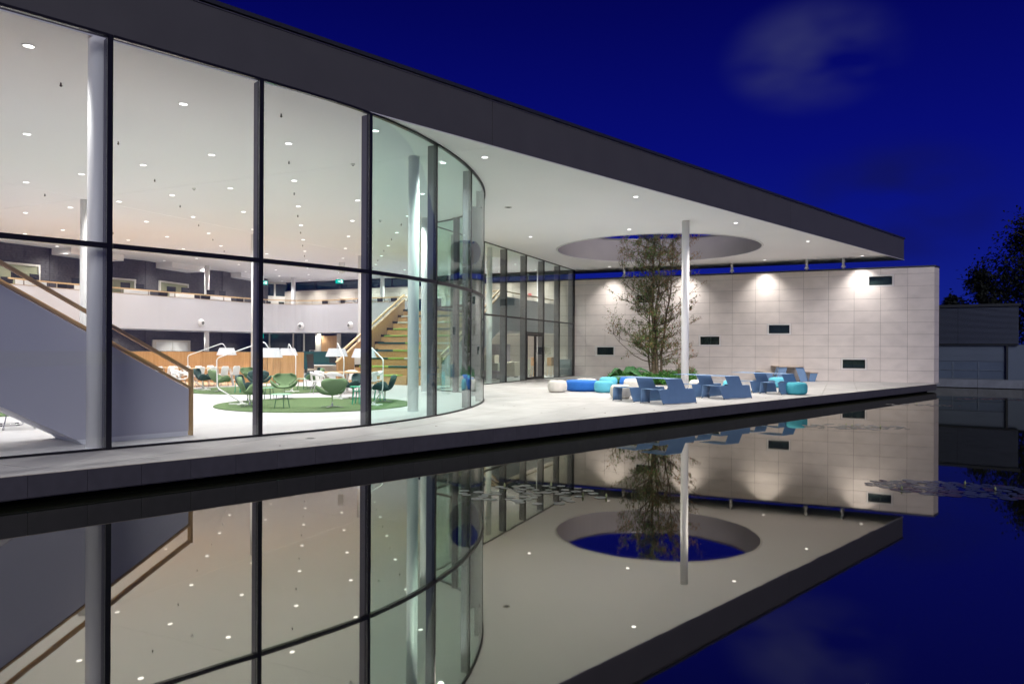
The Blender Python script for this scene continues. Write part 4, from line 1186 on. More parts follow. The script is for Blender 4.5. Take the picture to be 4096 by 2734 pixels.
# white armchairs with open arms
def make_armchair(loc, rz, lab):
    t = thing('armchair', lab, 'armchair', loc, rz, 'white plastic armchairs')
    m_ = MB(); m_.lathe([(.19, .42), (.23, .435), (.235, .45), (.2, .445)], 20); m_.build('seat', M['plastic'], t, local=True, smooth=True)
    m_ = MB(); v = []; n = 17
    for i in range(n):
        a = math.radians(-25 + 230 * i / (n - 1)); R = .29; x = R * math.cos(a); y = R * math.sin(a) * .95
        top = .76 if 30 < math.degrees(a) < 150 else .68 + .0
        q = max(0, math.sin(a)); top = .66 + .11 * q; bot = top - .07 - .0 * q
        bot = top - (.06 + .06 * q)
        v += [(x, y, bot), (x * 1.06, y * 1.06, top), (x * 1.0, y * 1.0, top + .01), (x * .95, y * .95, bot)]
    for i in range(n - 1):
        for q in range(4): m_.f.append((i * 4 + q, i * 4 + (q + 1) % 4, i * 4 + 4 + (q + 1) % 4, i * 4 + 4 + q))
    m_.v = v; m_.f += [(3, 2, 1, 0), ((n - 1) * 4, (n - 1) * 4 + 1, (n - 1) * 4 + 2, (n - 1) * 4 + 3)]
    m_.build('back_hoop', M['plastic'], t, local=True, smooth=True)
    for sx in (-1, 1):
        MB().tube(smooth_path([(sx * .27, -.10, .66), (sx * .27, -.18, .50), (sx * .2, -.05, .44)], .05), .02, 8).build('arm_support', M['plastic'], t, local=True, smooth=True)
    MB().box((0, .235, .56), (.22, .02, .26), rx=-.12).build('back_splat', M['plastic'], t, local=True)
    for sx in (-1, 1):
        for sy in (-1, 1): MB().tube([(sx * .12, sy * .12, .42), (sx * .24, sy * .24, 0)], .010, 6).build('leg', M['chrome'], t, local=True)
    return t
RT = (-5.95, 26.0)
t = thing('round_table', 'round pale oak table behind the lamp, ringed by white armchairs', 'table', (*RT, .006))
MB().lathe([(.80, .71), (.82, .725), (.82, .745)], 40).build('tabletop', M['wood_h'], t, local=True)
MB().lathe([(.3, 0), (.3, .02), (.05, .04), (.045, .71)], 20).build('pedestal', M['plastic'], t, local=True)
ac = None
for i, (a, lab) in enumerate(((-100, 'white armchair before the round oak table, nearest the camera'), (-150, 'white armchair at the front left of the round oak table'), (160, 'white armchair at the left of the round oak table'), (95, 'white armchair behind the round oak table'), (-30, 'white armchair at the right of the round oak table beside the mullion'), (30, 'white armchair at the rear right of the round oak table'))):
    x = RT[0] + 1.05 * math.cos(math.radians(a)); y = RT[1] + 1.05 * math.sin(math.radians(a)); rz = face(RT[0] - x, RT[1] - y)
    if ac is None: ac = make_armchair((x, y, .006), rz, lab)
    else: dup(ac, (x, y, .006), rz, lab)
dup(ac, (-12.55, 25.4, .006), .5, 'white armchair behind the staircase handrail, nearer one')
dup(ac, (-12.2, 26.4, .006), 1.4, 'white armchair behind the staircase handrail, farther one')
dup(ac, (-13.2, 26.6, .006), 2.4, 'white armchair behind the staircase handrail, left one')

# ---------------------------------------------------------------- wood counter & reception
wc = thing('wood_counter', 'long oak clad counter wall behind the lounge', 'counter', (-12.9, 33.3, 0))
WC = crom([(-20.5, 35.0), (-17, 34.3), (-14.6, 33.8), (-12.9, 33.3), (-11.7, 32.75), (-10.95, 32.9), (-9.93, 34.2)], 4)
for i in range(len(WC) - 1):
    a, b = along(WC[i], (0, 0), 0), WC[i + 1]
    MB().wallstrip([V2(a, b, .004), V2(a, b, .996)], .013, 1.42, .12).build('oak_panel', M['wood_v'], wc)
MB().wallstrip(WC, 1.421, 1.44, .13).build('top_trim', M['teal'], wc)
rd = thing('reception_desk', 'reception desk with white top, petrol felt screen and white end cabinet', 'desk', (-8.6, 36.0, 0))
MB().box((-9.0, 35.9, .76), (2.0, .8, .03)).build('desktop', M['plastic'], rd)
MB().box((-8.2, 37.4, .98), (5.4, .08, .92)).build('felt_screen', M['teal'], rd)
MB().box((-7.75, 34.6, .58), (1.25, .5, 1.14)).build('cabinet', M['plastic'], rd)
MB().box((-6.92, 34.5, .58), (.4, .5, 1.15)).build('end_panel', M['wood_v'], rd)
MB().box((-9.2, 36.28, .38), (2.2, .03, .74)).build('modesty_panel', M['beige'], rd)
def monitor(x, y, z, rz, w, lab, stand=.25):
    t = thing('monitor', lab, 'monitor', (x, y, z), rz, 'dark computer monitors')
    MB().box((0, 0, stand + .17), (w, .03, .34)).build('display', M['screen'], t, local=True, bevel=.005)
    MB().box((0, .03, stand / 2 + .03), (.05, .03, stand + .06)).build('stand', M['black'], t, local=True)
    MB().box((0, .0, .008), (.22, .16, .016)).build('foot', M['black'], t, local=True)
monitor(-8.75, 35.8, .776, 3.2, .66, 'monitor standing on the reception desk', .1)
def office_chair(x, y, z, rz, lab):
    t = thing('office_chair', lab, 'chair', (x, y, z), rz, 'black office chairs')
    MB().box((0, 0, .48), (.48, .46, .07)).build('seat', M['black'], t, local=True, bevel=.02)
    m_ = MB(); m_.add([(-.2, .22, .62), (.2, .22, .62), (.24, .30, 1.32), (-.24, .30, 1.32), (-.2, .25, .62), (.2, .25, .62), (.24, .33, 1.32), (-.24, .33, 1.32)], [(0, 1, 2, 3), (7, 6, 5, 4), (0, 4, 5, 1), (1, 5, 6, 2), (2, 6, 7, 3), (3, 7, 4, 0)]); m_.build('backrest', M['black'], t, local=True)
    MB().lathe([(.03, .08), (.03, .45)], 10).build('gas_post', M['black'], t, local=True)
    m_ = MB()
    for k in range(5): a = k * 2 * PI / 5; m_.bar((0, 0, .1), (.3 * math.cos(a), .3 * math.sin(a), .05), .04, .03)
    m_.build('star_base', M['black'], t, local=True)
office_chair(-9.6, 35.0, .006, 2.6, 'black office chair at the reception desk')

# gallery desks along the parapet
gtab = [(3.0, 'd'), (3.35, 'c'), (4.2, 'c'), (1.2, 'd'), (2.1, 'd'), (1.65, 'c'), (4.75, 'd'), (5.4, 'c'), (.5, 'c')]
names = {'d': 0, 'c': 0}
pos_words = ['leftmost part of the gallery', 'left part of the gallery', 'gallery left of the first mullion', 'gallery right of the first mullion', 'gallery before the charcoal wall', 'gallery left of the second mullion']
def gp(u, off):
    i = min(int(u * 5), len(gc) - 2); q = u * 5 - i; p = V2(gc[i], gc[i + 1], q); t = Vector((gc[i + 1][0] - gc[i][0], gc[i + 1][1] - gc[i][1])).normalized(); n = Vector((-t.y, t.x)); return (p[0] + n.x * off, p[1] + n.y * off, math.atan2(t.y, t.x))
for u, wds in ((.75, 'at the far left of the gallery'), (1.75, 'behind the diagonal handrail on the gallery'), (2.75, 'on the gallery right of the first mullion'), (3.75, 'on the gallery before the charcoal wall'), (4.75, 'on the gallery just left of the second mullion')):
    x, y, a = gp(u, .75)
    t = thing('desk', 'white desk with privacy panel ' + wds, 'desk', (x, y, 3.3), a, 'white desks on the gallery')
    MB().box((0, .35, 1.08), (1.7, .7, .03)).build('desktop', M['plastic'], t, local=True); MB().box((0, -.03, 1.16), (1.5, .03, .28)).build('privacy_panel', M['plastic'], t, local=True)
    for sx in (-1, 1): MB().box((sx * .8, .35, .53), (.05, .5, 1.06)).build('leg', M['plastic'], t, local=True)
    for k in (-1, 1):
        xx = x + math.cos(a) * .42 * k - math.sin(a) * .3; yy = y + math.sin(a) * .42 * k + math.cos(a) * .3
        monitor(xx, yy, 4.396, a + .1 * k, .5, ('left' if k < 0 else 'right') + ' black monitor ' + wds, .22)
for u, wds in ((.2, 'leftmost on the gallery'), (1.2, 'behind the gallery rail near the left column'), (3.25, 'behind the gallery rail under the cream window'), (4.28, 'by the slim column on the gallery'), (5.25, 'nearest the second mullion on the gallery')):
    x, y, a = gp(u, .6); office_chair(x, y, 3.3, a + 2.8, 'black office chair ' + wds)
for i, u in enumerate((7.9, 8.5, 9.1, 9.7, 10.2)):
    x, y, a = gp(u, .8); office_chair(x, y, 3.3, a + 3.0, 'black office chair before the inner stone wall, %s from the left' % ORD[i])
for i, u in enumerate((8.2, 9.4)):
    x, y, a = gp(u, 1.7); t = thing('desk', 'white desk by the inner stone wall, %s one' % ['left', 'right'][i], 'desk', (x, y, 3.3), a, 'white desks on the gallery')
    MB().box((0, 0, 1.3), (1.6, .7, .04)).build('desktop', M['plastic'], t, local=True)
    for sx in (-1, 1): MB().box((sx * .6, 0, .64), (.06, .5, 1.28)).build('leg', M['plastic'], t, local=True)

# ---------------------------------------------------------------- wooden tribune
tb = thing('wooden_tribune', 'wide oak tribune stair with green, teal and pale seat cushions', 'tribune', (-5.5, 32.4, 0))
TN = (.4166, .9091); TT = (.9091, -.4166)
LB = (-7.85, 33.05); RBp = (-3.1, 31.6)
rise, dep = .367, .775
def left_at(k): return along((-7.47, 32.75), (.205, .979), (k - 1) * dep / .975)
def front_line(k, px):  # point on tread k's front line at given offset from the left point
    return along(left_at(k), TT, px)
cush_seq = ['cush_t', 'cush_g', 'cush_t', 'cush_g', 'cush_w', 'cush_t', 'cush_g', 'cush_w', 'cush_g', 'cush_t']
for k in range(1, 11):
    z = k * rise; a = left_at(k)
    # right edge: on the flank line
    # solve width until flank line from RBp along UI
    rr_ = None
    for w in [x * .05 for x in range(20, 160)]:
        p = along(a, TT, w); d = (p[0] - RBp[0]) * UI[1] - (p[1] - RBp[1]) * UI[0]
        if d > 0: rr_ = w; break
    w = (rr_ or 4.6) - .07
    b = along(a, TT, w)
    pl = [a, b, along(b, TN, dep - .003), along(a, TN, dep - .003)]
    MB().prism(pl, max(z - rise - (.0 if k > 1 else 0), .007) if k > 1 else .007, z - .001).build('step', M['wood_h'], tb)
    # cushions along the front of each step
    x = .12 + random.uniform(0, .25); ci = k
    while x < w - .5:
        ln = random.choice((.9, 1.25, 1.25, 1.6)); ln = min(ln, w - .15 - x)
        p = along(along(a, TT, x), TN, -.035); q = along(p, TT, ln - .01)
        MB().prism([p, q, along(q, TN, .42), along(p, TN, .42)], z + .001, z + .085).build('cushion', M[cush_seq[(ci * 3) % 10]], tb, bevel=.015)
        x += ln; ci += random.choice((1, 2, 3))
        if k <= 1 and x > 1.9: break
# left flank (oak) with stepped dark trim, handrail
def flankplate(p0, p1, prof, th, mt, name, root):
    a, b = Vector(p0), Vector(p1); d = (b - a).normalized(); n = Vector((-d.y, d.x)) * th / 2
    N_ = len(prof); m_ = MB()
    m_.add([((a + d * s - n).x, (a + d * s - n).y, z) for s, z in prof] + [((a + d * s + n).x, (a + d * s + n).y, z) for s, z in prof], [tuple(range(N_)), tuple(range(2 * N_ - 1, N_ - 1, -1))] + [(i, N_ + i, N_ + (i + 1) % N_, (i + 1) % N_) for i in range(N_)])
    return m_.build(name, mt, root)
LA = (-7.95, 32.7); LE = (-6.1, 40.6)
Ll = math.hypot(LE[0] - LA[0], LE[1] - LA[1])
flankplate(LA, LE, [(0, .007), (0, .95), (Ll, 4.36), (Ll, .007)], .08, M['wood_v'], 'oak_flank', tb)
def on(pa, pb, s, off=0):
    d = Vector((pb[0] - pa[0], pb[1] - pa[1])).normalized(); n = Vector((-d.y, d.x)); return (pa[0] + d.x * s + n.x * off, pa[1] + d.y * s + n.y * off)
MB().bar((*on(LA, LE, -.05), .975), (*on(LA, LE, Ll), 4.385), .12, .05).build('capping', M['rail'], tb)
MB().bar((*on(LA, LE, -.05), 1.24), (*on(LA, LE, Ll), 4.63), .09, .09).build('handrail', M['rail'], tb)
for s in (.5, 2.1, 3.7, 5.3, 6.9):
    z = 1.0 + s * (3.41 / Ll); MB().bar((*on(LA, LE, s), z), (*on(LA, LE, s), z + .22), .05, .05).build('rail_post', M['post'], tb)
for k in range(1, 11):
    a = left_at(k); MB().prism([along(a, TT, -.03), along(a, TT, .0), along(along(a, TN, dep), TT, .0), along(along(a, TN, dep), TT, -.03)], k * rise - .02, k * rise + .12).build('trim_step', M['mull'], tb)
MB().box((-4.75, 31.65, .2), (.5, .4, .38), rz=-.43).build('low_step', M['wood_h'], tb)
# right flank: lavender stair side towards the landing
RA = RBp; RE = (-.65, 36.2); Rl = math.hypot(RE[0] - RA[0], RE[1] - RA[1])
rs = thing('side_stair', 'stair flank rising beside the tribune to the landing behind the terrace screen', 'staircase', (RBp[0], RBp[1], 0))
flankplate(RA, RE, [(0, .007), (0, 1.0), (Rl, 4.28), (Rl, 2.566), (.9, .007)], .09, M['lav'], 'flank', rs)
MB().bar((*on(RA, RE, -.02), 1.03), (*on(RA, RE, Rl), 4.31), .12, .05).build('capping', M['rail'], rs)
MB().bar((*on(RA, RE, -.02), 1.30), (*on(RA, RE, Rl), 4.56), .08, .07).build('handrail', M['rail'], rs)
MB().box((RA[0] - .03, RA[1] - .03, .66), (.14, .1, 1.3), rz=math.atan2(UI[1], UI[0])).build('end_post', M['wood_v'], rs)
for s in (.6, 2.0, 3.4, 4.7):
    z = 1.06 + s * (3.28 / Rl); MB().bar((*on(RA, RE, s), z), (*on(RA, RE, s), z + .22), .045, .045).build('rail_post', M['post'], rs)

# ---------------------------------------------------------------- furniture behind the terrace screen
def sofa(x, y, w, d, h, mt, lab, back=0.0, rz=math.atan2(UI[1], UI[0]) - PI / 2, z=.006):
    t = thing('sofa_block', lab, 'sofa', (x, y, z), rz, 'upholstered seats behind the terrace screen')
    MB().box((0, 0, h / 2 + .04), (w, d, h - .04)).build('seat', mt, t, local=True, bevel=.03)
    if back: MB().box((0, d / 2 - .12, (h + back) / 2 + .04), (w, .22, back - h)).build('backrest', mt, t, local=True, bevel=.03)
    for sx in (-1, 1): MB().box((sx * (w / 2 - .08), 0, .025), (.05, .4, .05)).build('foot', M['black'], t, local=True)
sofa(-1.55, 38.6, 2.0, .8, .42, M['mauve'], 'mauve grey bench block behind the left terrace screen column')
sofa(-1.35, 40.2, 1.6, .8, .80, M['sage'], 'sage seat block on the second tier behind the terrace screen')
sofa(-1.5, 41.4, 1.4, .6, 1.25, M['beige'], 'beige seat block, highest of the tiers behind the terrace screen')
sofa(.0, 41.2, .7, .8, .85, M['beige'], 'beige high seat block beside the tiers', )
sofa(.85, 43.3, .8, .7, .42, M['sage'], 'sage armchair left of the double doors', back=.95)
sofa(3.15, 43.3, .75, .6, .42, M['slate'], 'slate armchair in the corner by the stone wall', back=.95)
tag(MB().prism([(-1.3, 42.0), (-.4, 41.6), (-.1, 42.3), (-1.0, 42.7)], .006, 1.9).build('stepped_block', M['mauve']), 'tall mauve block behind the stacked seats', 'block')
def stool(x, y, rz, lab):
    t = thing('lectern_stool', lab, 'stool', (x, y, .006), rz, 'oak high stools')
    MB().box((0, 0, .88), (.5, .4, .5)).build('box', M['wood_v'], t, local=True)
    for sx in (-1, 1):
        for sy in (-1, 1): MB().bar((sx * .2, sy * .15, .63), (sx * .26, sy * .2, 0), .035, .035).build('leg', M['rail'], t, local=True)
    MB().bar((-.22, 0, .2), (.22, 0, .2), .02, .02).build('stretcher', M['rail'], t, local=True)
stool(1.42, 42.3, .4, 'oak high stool seen through the left door leaf'); stool(2.4, 42.6, .6, 'oak high stool right of the double doors')

# ---------------------------------------------------------------- ceiling details
def sprinkler(x, y, i):
    t = thing('sprinkler', 'small brass sprinkler head under the interior ceiling', 'sprinkler', (x, y, ZC), 0, 'sprinkler heads')
    MB().tube([(0, 0, 0), (0, 0, -.05)], .014, 6).build('body', M['sprink'], t, local=True); MB().tube([(0, 0, -.05), (0, 0, -.075)], [.03, .010], 8).build('deflector', M['sprink'], t, local=True)
k_ = 0
for k in range(-2, 11):
    for i in range(-1, 7):
        x = -5.32 + A_[0] * (i + .45) + B_[0] * (k + .42); y = 17.06 + A_[1] * (i + .45) + B_[1] * (k + .42)
        if (i + k) % 2 or not inside((x, y), FOOT) or x < -.75 * y or min(math.hypot(x - c[0], y - c[1]) for c in curve) < .5: continue
        if (x - W0[0]) * NW[0] + (y - W0[1]) * NW[1] < 1 or x < -23: continue
        sprinkler(x, y, k_); k_ += 1
def detector(x, y, lab):
    t = thing('smoke_detector', lab, 'smoke detector', (x, y, ZC), 0, 'smoke detectors')
    MB().lathe([(.055, 0), (.055, -.02), (.04, -.045)][::-1], 16).build('housing', M['plastic'], t, local=True); MB().lathe([(.022, -.058), (.022, -.045)], 12).build('sensor', M['nozzle'], t, local=True)
detector(-4.2, 18.9, 'smoke detector between the second and third mullions'); detector(-9.7, 21.9, 'smoke detector left of the second mullion under the ceiling joint'); detector(-5.0, 27.2, 'small smoke detector far back near the third mullion')
t = thing('ceiling_speaker', 'round dark rimmed fitting in the terrace soffit near the curved glass', 'fitting', (-.15, 24.6, ZC))
MB().lathe([(.0, -.006), (.12, -.006), (.13, -.001)], 24).build('rim', M['post'], t, local=True); MB().lathe([(.0, -.010), (.07, -.010), (.07, -.006)], 20).build('cone', M['black'], t, local=True)

# ---------------------------------------------------------------- terrace drain, fallen leaves
t = thing('drain_cover', 'small round steel drain cover in the terrace paving near the glass', 'drain', (-3.55, 12.7, .0))
MB().lathe([(.09, .0005), (.09, .004)], 20).build('rim', M['drain'], t, local=True); MB().lathe([(.06, .0045), (.06, .006)], 16).build('grate', M['black'], t, local=True)
lv = MB()
for i in range(420):
    if i < 300: s = random.uniform(0, 6); w = random.uniform(.2, 3.0); p = along(along((-.3, 33.8), UI, s * 1.5), (UI[1], -UI[0]), abs(random.gauss(0, 1.2)) + .15)
    else:
        u = random.uniform(2, 30); p = along(along(E0, UE, u), NE, -random.uniform(.3, 9))
    if inside(p, FOOT): continue
    a = random.uniform(0, 6.28); r = random.uniform(.018, .045)
    lv.add([(p[0] + r * math.cos(a + q * 2.1) * (1 if q else .6), p[1] + r * math.sin(a + q * 2.1), .004 + random.uniform(0, .014)) for q in range(3)], [(0, 1, 2)])
lv.build('fallen_leaves', M['deadleaf'], kind='stuff')

# ---------------------------------------------------------------- poufs
def pouf(x, y, r, h, mk, lab):
    t = thing('pouf', lab, 'pouf', (x, y, 0), random.uniform(0, 3), 'round terrace poufs')
    P = []
    for k in range(15):
        a = -PI / 2 + PI * k / 14
        ca = max(math.cos(a), 0) ** .55; sa = math.copysign(abs(math.sin(a)) ** .8, math.sin(a))
        P.append((max(r - min(h, r) * .5 + min(h, r) * .5 * ca, .02), h * .5 + h * .49 * sa))
    P = [(P[0][0] * .98, .012)] + P + [(.02, h * .995)]
    m_ = MB().lathe(P, 40); m_.build('cushion_body', M[mk], t, local=True, smooth=True)
    MB().lathe([(r * .62, 0), (r * .62, .012)], 32).build('base', M['black'], t, local=True)
    sm = MB(); sm.tube([((P[i][0] + .001) * 1.0, 0, P[i][1]) for i in range(2, 14)], .004, 5)
    if r < .5:
        sm.build('seam', M[mk], t, local=True)
pouf(1.70, 26.85, .36, .45, 'p_white', 'off white pouf nearest the building, left of the big blue one')
pouf(2.72, 27.8, .66, .43, 'p_blue', 'wide royal blue pouf between white and aqua ones')
pouf(3.44, 26.85, .37, .43, 'p_aqua', 'aqua pouf right of the wide blue one')
pouf(4.05, 30.2, .38, .45, 'p_aqua', 'aqua pouf standing behind, beside the broad leaves')
pouf(3.57, 23.6, .345, .45, 'p_white', 'off white pouf seen through the near left table bench')
pouf(4.85, 28.3, .45, .47, 'p_white', 'off white pouf behind the near pair of tables')
pouf(5.15, 30.0, .66, .47, 'p_blue', 'royal blue pouf mostly hidden behind the off white one')
pouf(3.05, 29.4, .42, .42, 'p_white', 'off white pouf peeking over the wide blue one')
pouf(7.3, 27.9, .42, .45, 'p_white', 'off white pouf right of the white terrace column')
pouf(8.55, 27.9, .36, .43, 'p_aqua', 'aqua pouf glimpsed between the middle tables')
pouf(11.5, 31.0, .42, .45, 'p_aqua', 'aqua pouf behind the far tables before the plank topped one')
pouf(10.32, 26.1, .385, .45, 'p_teal', 'turquoise pouf at the terrace edge beside the farthest blue table')

# ---------------------------------------------------------------- folded steel picnic tables
def make_steel_table(loc, rz, lab):
    t = thing('steel_picnic_table', lab, 'picnic table', loc, rz, 'blue folded steel picnic tables')
    TH = .008
    def plate(P, n, name):      # P polygon in 3D, n thickness vector
        m_ = MB(); N_ = len(P); n = Vector(n); m_.add([Vector(p) - n for p in P] + [Vector(p) + n for p in P], [tuple(range(N_)), tuple(range(2 * N_ - 1, N_ - 1, -1))] + [(i, N_ + i, N_ + (i + 1) % N_, (i + 1) % N_) for i in range(N_)]); return m_.build(name, M['blue_steel'], t, local=True)
    # x = along the front panel, y = away; seat z .44, top z .74
    ln = .04
    plate([(0, 0, .018), (1.40, 0, .018), (1.385, .03, .2), (1.34, .05, .435), (.975, .05, .435), (.865, .10, .735), (.175, .10, .735), (.275, .05, .435), (-.115, .05, .435), (-.07, .03, .2)], (0, TH / 2, 0), 'front_panel')
    m_ = MB()
    def strip(path, xs0, xs1, name, n_=None):
        m_ = MB(); k = len(path)
        for (y, z), a, b in zip(path, xs0, xs1): m_.v += [(a, y, z), (b, y, z)]
        for i in range(k - 1): m_.f.append((i * 2, i * 2 + 1, i * 2 + 3, i * 2 + 2))
        o = m_.build(name, M['blue_steel'], t, local=True, smooth=True); s_ = o.modifiers.new('t', 'SOLIDIFY'); s_.thickness = TH; s_.offset = 0; return o
    # table top sheet folded from the panel with a rounded bend
    strip([(.095, .70), (.102, .728), (.125, .742), (.16, .744), (.6, .744), (1.06, .744)], [.175, .172, .17, .165, .10, .04], [.87, .868, .866, .862, .83, .80], 'tabletop')
    for x0, x1, nm in ((-.115, .275, 'left_seat'), (.975, 1.34, 'right_seat')):
        strip([(.045, .40), (.05, .425), (.075, .437), (.12, .438), (.42, .425), (.72, .436), (.76, .436), (.785, .42), (.80, .39), (.83, .2), (.85, .018)], [x0, x0, x0, x0, x0 + .0, x0, x0, x0, x0, x0 + .02, x0 + .03], [x1, x1, x1, x1, x1, x1, x1, x1, x1, x1, x1 + .02], nm)
    for (x, y) in ((.02, 0), (1.38, 0), (-.08, .85), (.27, .85), (1.0, .85), (1.33, .85)):
        MB().box((x, y, .009), (.03, .03, .018)).build('foot', M['black'], t, local=True)
    return t
rzt = math.atan2(.55, .836)
t0 = make_steel_table((4.40, 20.91, 0), rzt, 'blue folded steel picnic table nearest the camera at the pond edge')
dup(t0, (3.71, 21.92, 0), rzt, 'blue steel picnic table just behind the nearest one, to its left')
dup(t0, (6.86, 23.29, 0), rzt, 'front blue steel picnic table of the middle pair')
dup(t0, (6.20, 24.32, 0), rzt, 'rear blue steel picnic table of the middle pair, partly behind the column')
dup(t0, (9.69, 25.89, 0), rzt, 'front blue steel picnic table of the far pair beside the turquoise pouf')
dup(t0, (9.02, 26.90, 0), rzt, 'rear blue steel picnic table of the far pair')
# plank topped hex table
t = thing('plank_picnic_table', 'blue picnic table with weathered plank top near the stone wall', 'picnic table', (14.6, 38.3, 0), -.1)
for k in range(5): MB().box((-.5 + .25 * k, 0, .765), (.245, 2.1, .05)).build('plank', M['plank'], t, local=True)
def pl3(P, th, name, mt=None):
    P = [Vector(p) for p in P]; n = (P[1] - P[0]).cross(P[2] - P[0]).normalized() * th / 2
    m_ = MB(); N_ = len(P); m_.add([p - n for p in P] + [p + n for p in P], [tuple(range(N_ - 1, -1, -1)), tuple(range(N_, 2 * N_))] + [(i, (i + 1) % N_, N_ + (i + 1) % N_, N_ + i) for i in range(N_)]); m_.build(name, mt or M['blue_steel'], t, local=True)
for sx in (-1, 1):
    for sy in (-1, 1):
        pl3([(sx * .60, sy * .92, .74), (sx * .20, sy * .96, .74), (sx * .42, sy * 1.10, 0), (sx * .80, sy * 1.04, 0)], .02, 'leg_panel')
    pl3([(sx * .62, -.9, .735), (sx * .62, -.5, .735), (sx * .86, -.5, 0.01), (sx * .86, -1.0, 0.01)], .02, 'side_panel')
    for k in range(2): MB().box((sx * 1.14, -.5 + 1.0 * k, .46), (.42, .99, .045)).build('seat_plank', M['plank'], t, local=True)
    pl3([(sx * .95, -.95, .435), (sx * 1.33, -.95, .435), (sx * 1.20, -.92, 0), (sx * .88, -.92, 0)], .02, 'seat_leg')
    pl3([(sx * .95, .95, .435), (sx * 1.33, .95, .435), (sx * 1.20, .92, 0), (sx * .88, .92, 0)], .02, 'seat_leg')

# ---------------------------------------------------------------- planter, ground plants
PC = (6.75, 34.75); PR = 2.05
MB().lathe([(PR, .002), (PR, .03), (PR - .1, .06)], 64, (*PC, 0)).build('planting_soil', M['soil'], kind='structure')
def leafquad(m_, p, L_, w, yaw, pitch, bend=.3):
    d = Vector((math.cos(yaw) * math.cos(pitch), math.sin(yaw) * math.cos(pitch), math.sin(pitch))); s = Vector((-math.sin(yaw), math.cos(yaw), 0)) * w / 2
    p = Vector(p); mid = p + d * L_ * .5 + s * 0; tip = p + d * L_ - Vector((0, 0, L_ * bend))
    m_.add([p, mid + s, tip, mid - s], [(0, 1, 2, 3)])
gp_ = MB()
for i in range(16000):
    r = PR * math.sqrt(random.random()) * 1.02; a = random.uniform(0, 2 * PI); x = PC[0] + r * math.cos(a); y = PC[1] + r * math.sin(a)
    hh = (.36 + .14 * math.sin(x * 3.1 + 1) * math.cos(y * 2.7)) + .12 * max(0, (x - 6.9))
    z = random.uniform(.02, max(.12, hh) * random.uniform(.7, 1.25))
    L_ = random.uniform(.09, .22)
    leafquad(gp_, (x, y, z), L_, L_ * random.uniform(.2, .5), random.uniform(0, 6.28), random.uniform(-.2, 1.2))
gp_.build('ground_cover', M['leaf_p'], kind='stuff')
fw = MB()
for i in range(46):
    a = random.uniform(0, 6.28); r = PR * math.sqrt(random.random()) * .95; x = PC[0] + r * math.cos(a); y = PC[1] - abs(r * math.sin(a)); z = random.uniform(.3, .52)
    for q in range(5):
        an = q * 1.257; fw.add([(x, y, z), (x + .035 * math.cos(an - .5), y + .035 * math.sin(an - .5), z + .012), (x + .045 * math.cos(an), y + .045 * math.sin(an), z + .006), (x + .035 * math.cos(an + .5), y + .035 * math.sin(an + .5), z + .012)], [(0, 1, 2, 3)])
fw.build('white_flowers', M['petal'], kind='stuff')
# tall dry stems
def dry_plant(x, y, h, n, lab):
    t = thing('dry_stem_plant', lab, 'plant', (x, y, .03), 0, 'tall wispy plants round the tree')
    st = MB(); lf = MB()
    for k in range(n):
        a = random.uniform(0, 6.28); lean = random.uniform(.05, .3); P = [(0, 0, 0)]
        for q in range(1, 6): P.append((math.cos(a) * lean * h * (q / 5) ** 1.5, math.sin(a) * lean * h * (q / 5) ** 1.5, h * q / 5 * random.uniform(.9, 1.05)))
        st.tube(P, [.008, .007, .006, .005, .004, .003], 5)
        for q in range(26):
            u = random.uniform(.25, 1); i = min(int(u * 5), 4); p = Vector(P[i]).lerp(Vector(P[i + 1]), u * 5 - i)
            leafquad(lf, (p.x, p.y, p.z), random.uniform(.04, .09), .022, random.uniform(0, 6.28), random.uniform(-.6, 1))
    st.build('stems', M['drystem'], t, local=True); lf.build('leaves', random.choice((M['leaf'], M['leaf_b'])), t, local=True)
for x, y, h, n, lab in ((7.75, 33.4, .95, 7, 'wispy tall plant left of the terrace column'), (8.45, 33.9, .85, 6, 'wispy plant right of the terrace column'), (8.0, 34.6, 1.0, 6, 'leggy plant behind the terrace column'), (7.35, 33.9, .7, 6, 'leggy plant right of the tree trunks'), (8.75, 34.8, .75, 5, 'sparse dry plant at the right rim of the planting')):
    dry_plant(x, y, h, n, lab)
# broad-leaved plant
t = thing('broad_leaf_plant', 'dark plant with huge drooping leaves at the left of the planting', 'plant', (5.35, 33.9, .03))
def big_leaf(yaw, reach, h, w, droop):
    m_ = MB(); n = 9; mcols = 7
    for i in range(n):
        u = i / (n - 1); r = .1 + reach * u; z = h * math.sin(min(1, u * 1.25) * PI * .62) - droop * u * u
        ww = w * math.sin(PI * min(1, .12 + u * .86)) ** .7 * (1 + .12 * math.sin(u * 19))
        for j in range(mcols):
            q = -1 + 2 * j / (mcols - 1); x = r; y = ww * q * .5; zz = z + .10 * abs(q) * w - .10 * q * q * w * 1.4 + .015 * math.sin(i * 2.1 + j * 1.9)
            m_.v.append((x * math.cos(yaw) - y * math.sin(yaw), x * math.sin(yaw) + y * math.cos(yaw), max(zz, .02)))
    for i in range(n - 1):
        for j in range(mcols - 1): a = i * mcols + j; m_.f.append((a, a + 1, a + mcols + 1, a + mcols))
    o = m_.build('leaf', M['leaf_big'], t, local=True, smooth=True); s_ = o.modifiers.new('t', 'SOLIDIFY'); s_.thickness = .006
for yw, rc, h, w, dr in ((PI * 1.0, .85, .66, .62, .45), (PI * 1.2, .9, .50, .72, .50), (PI * 1.42, .85, .42, .74, .44), (PI * .85, .7, .6, .5, .3), (PI * .04, 1.0, .80, .62, .22), (PI * 1.75, .8, .7, .66, .35), (PI * 1.92, 1.15, .74, .52, .2), (PI * 1.1, .6, .78, .5, .2), (PI * .3, .8, .85, .5, .2)):
    big_leaf(yw, rc, h, w, dr)

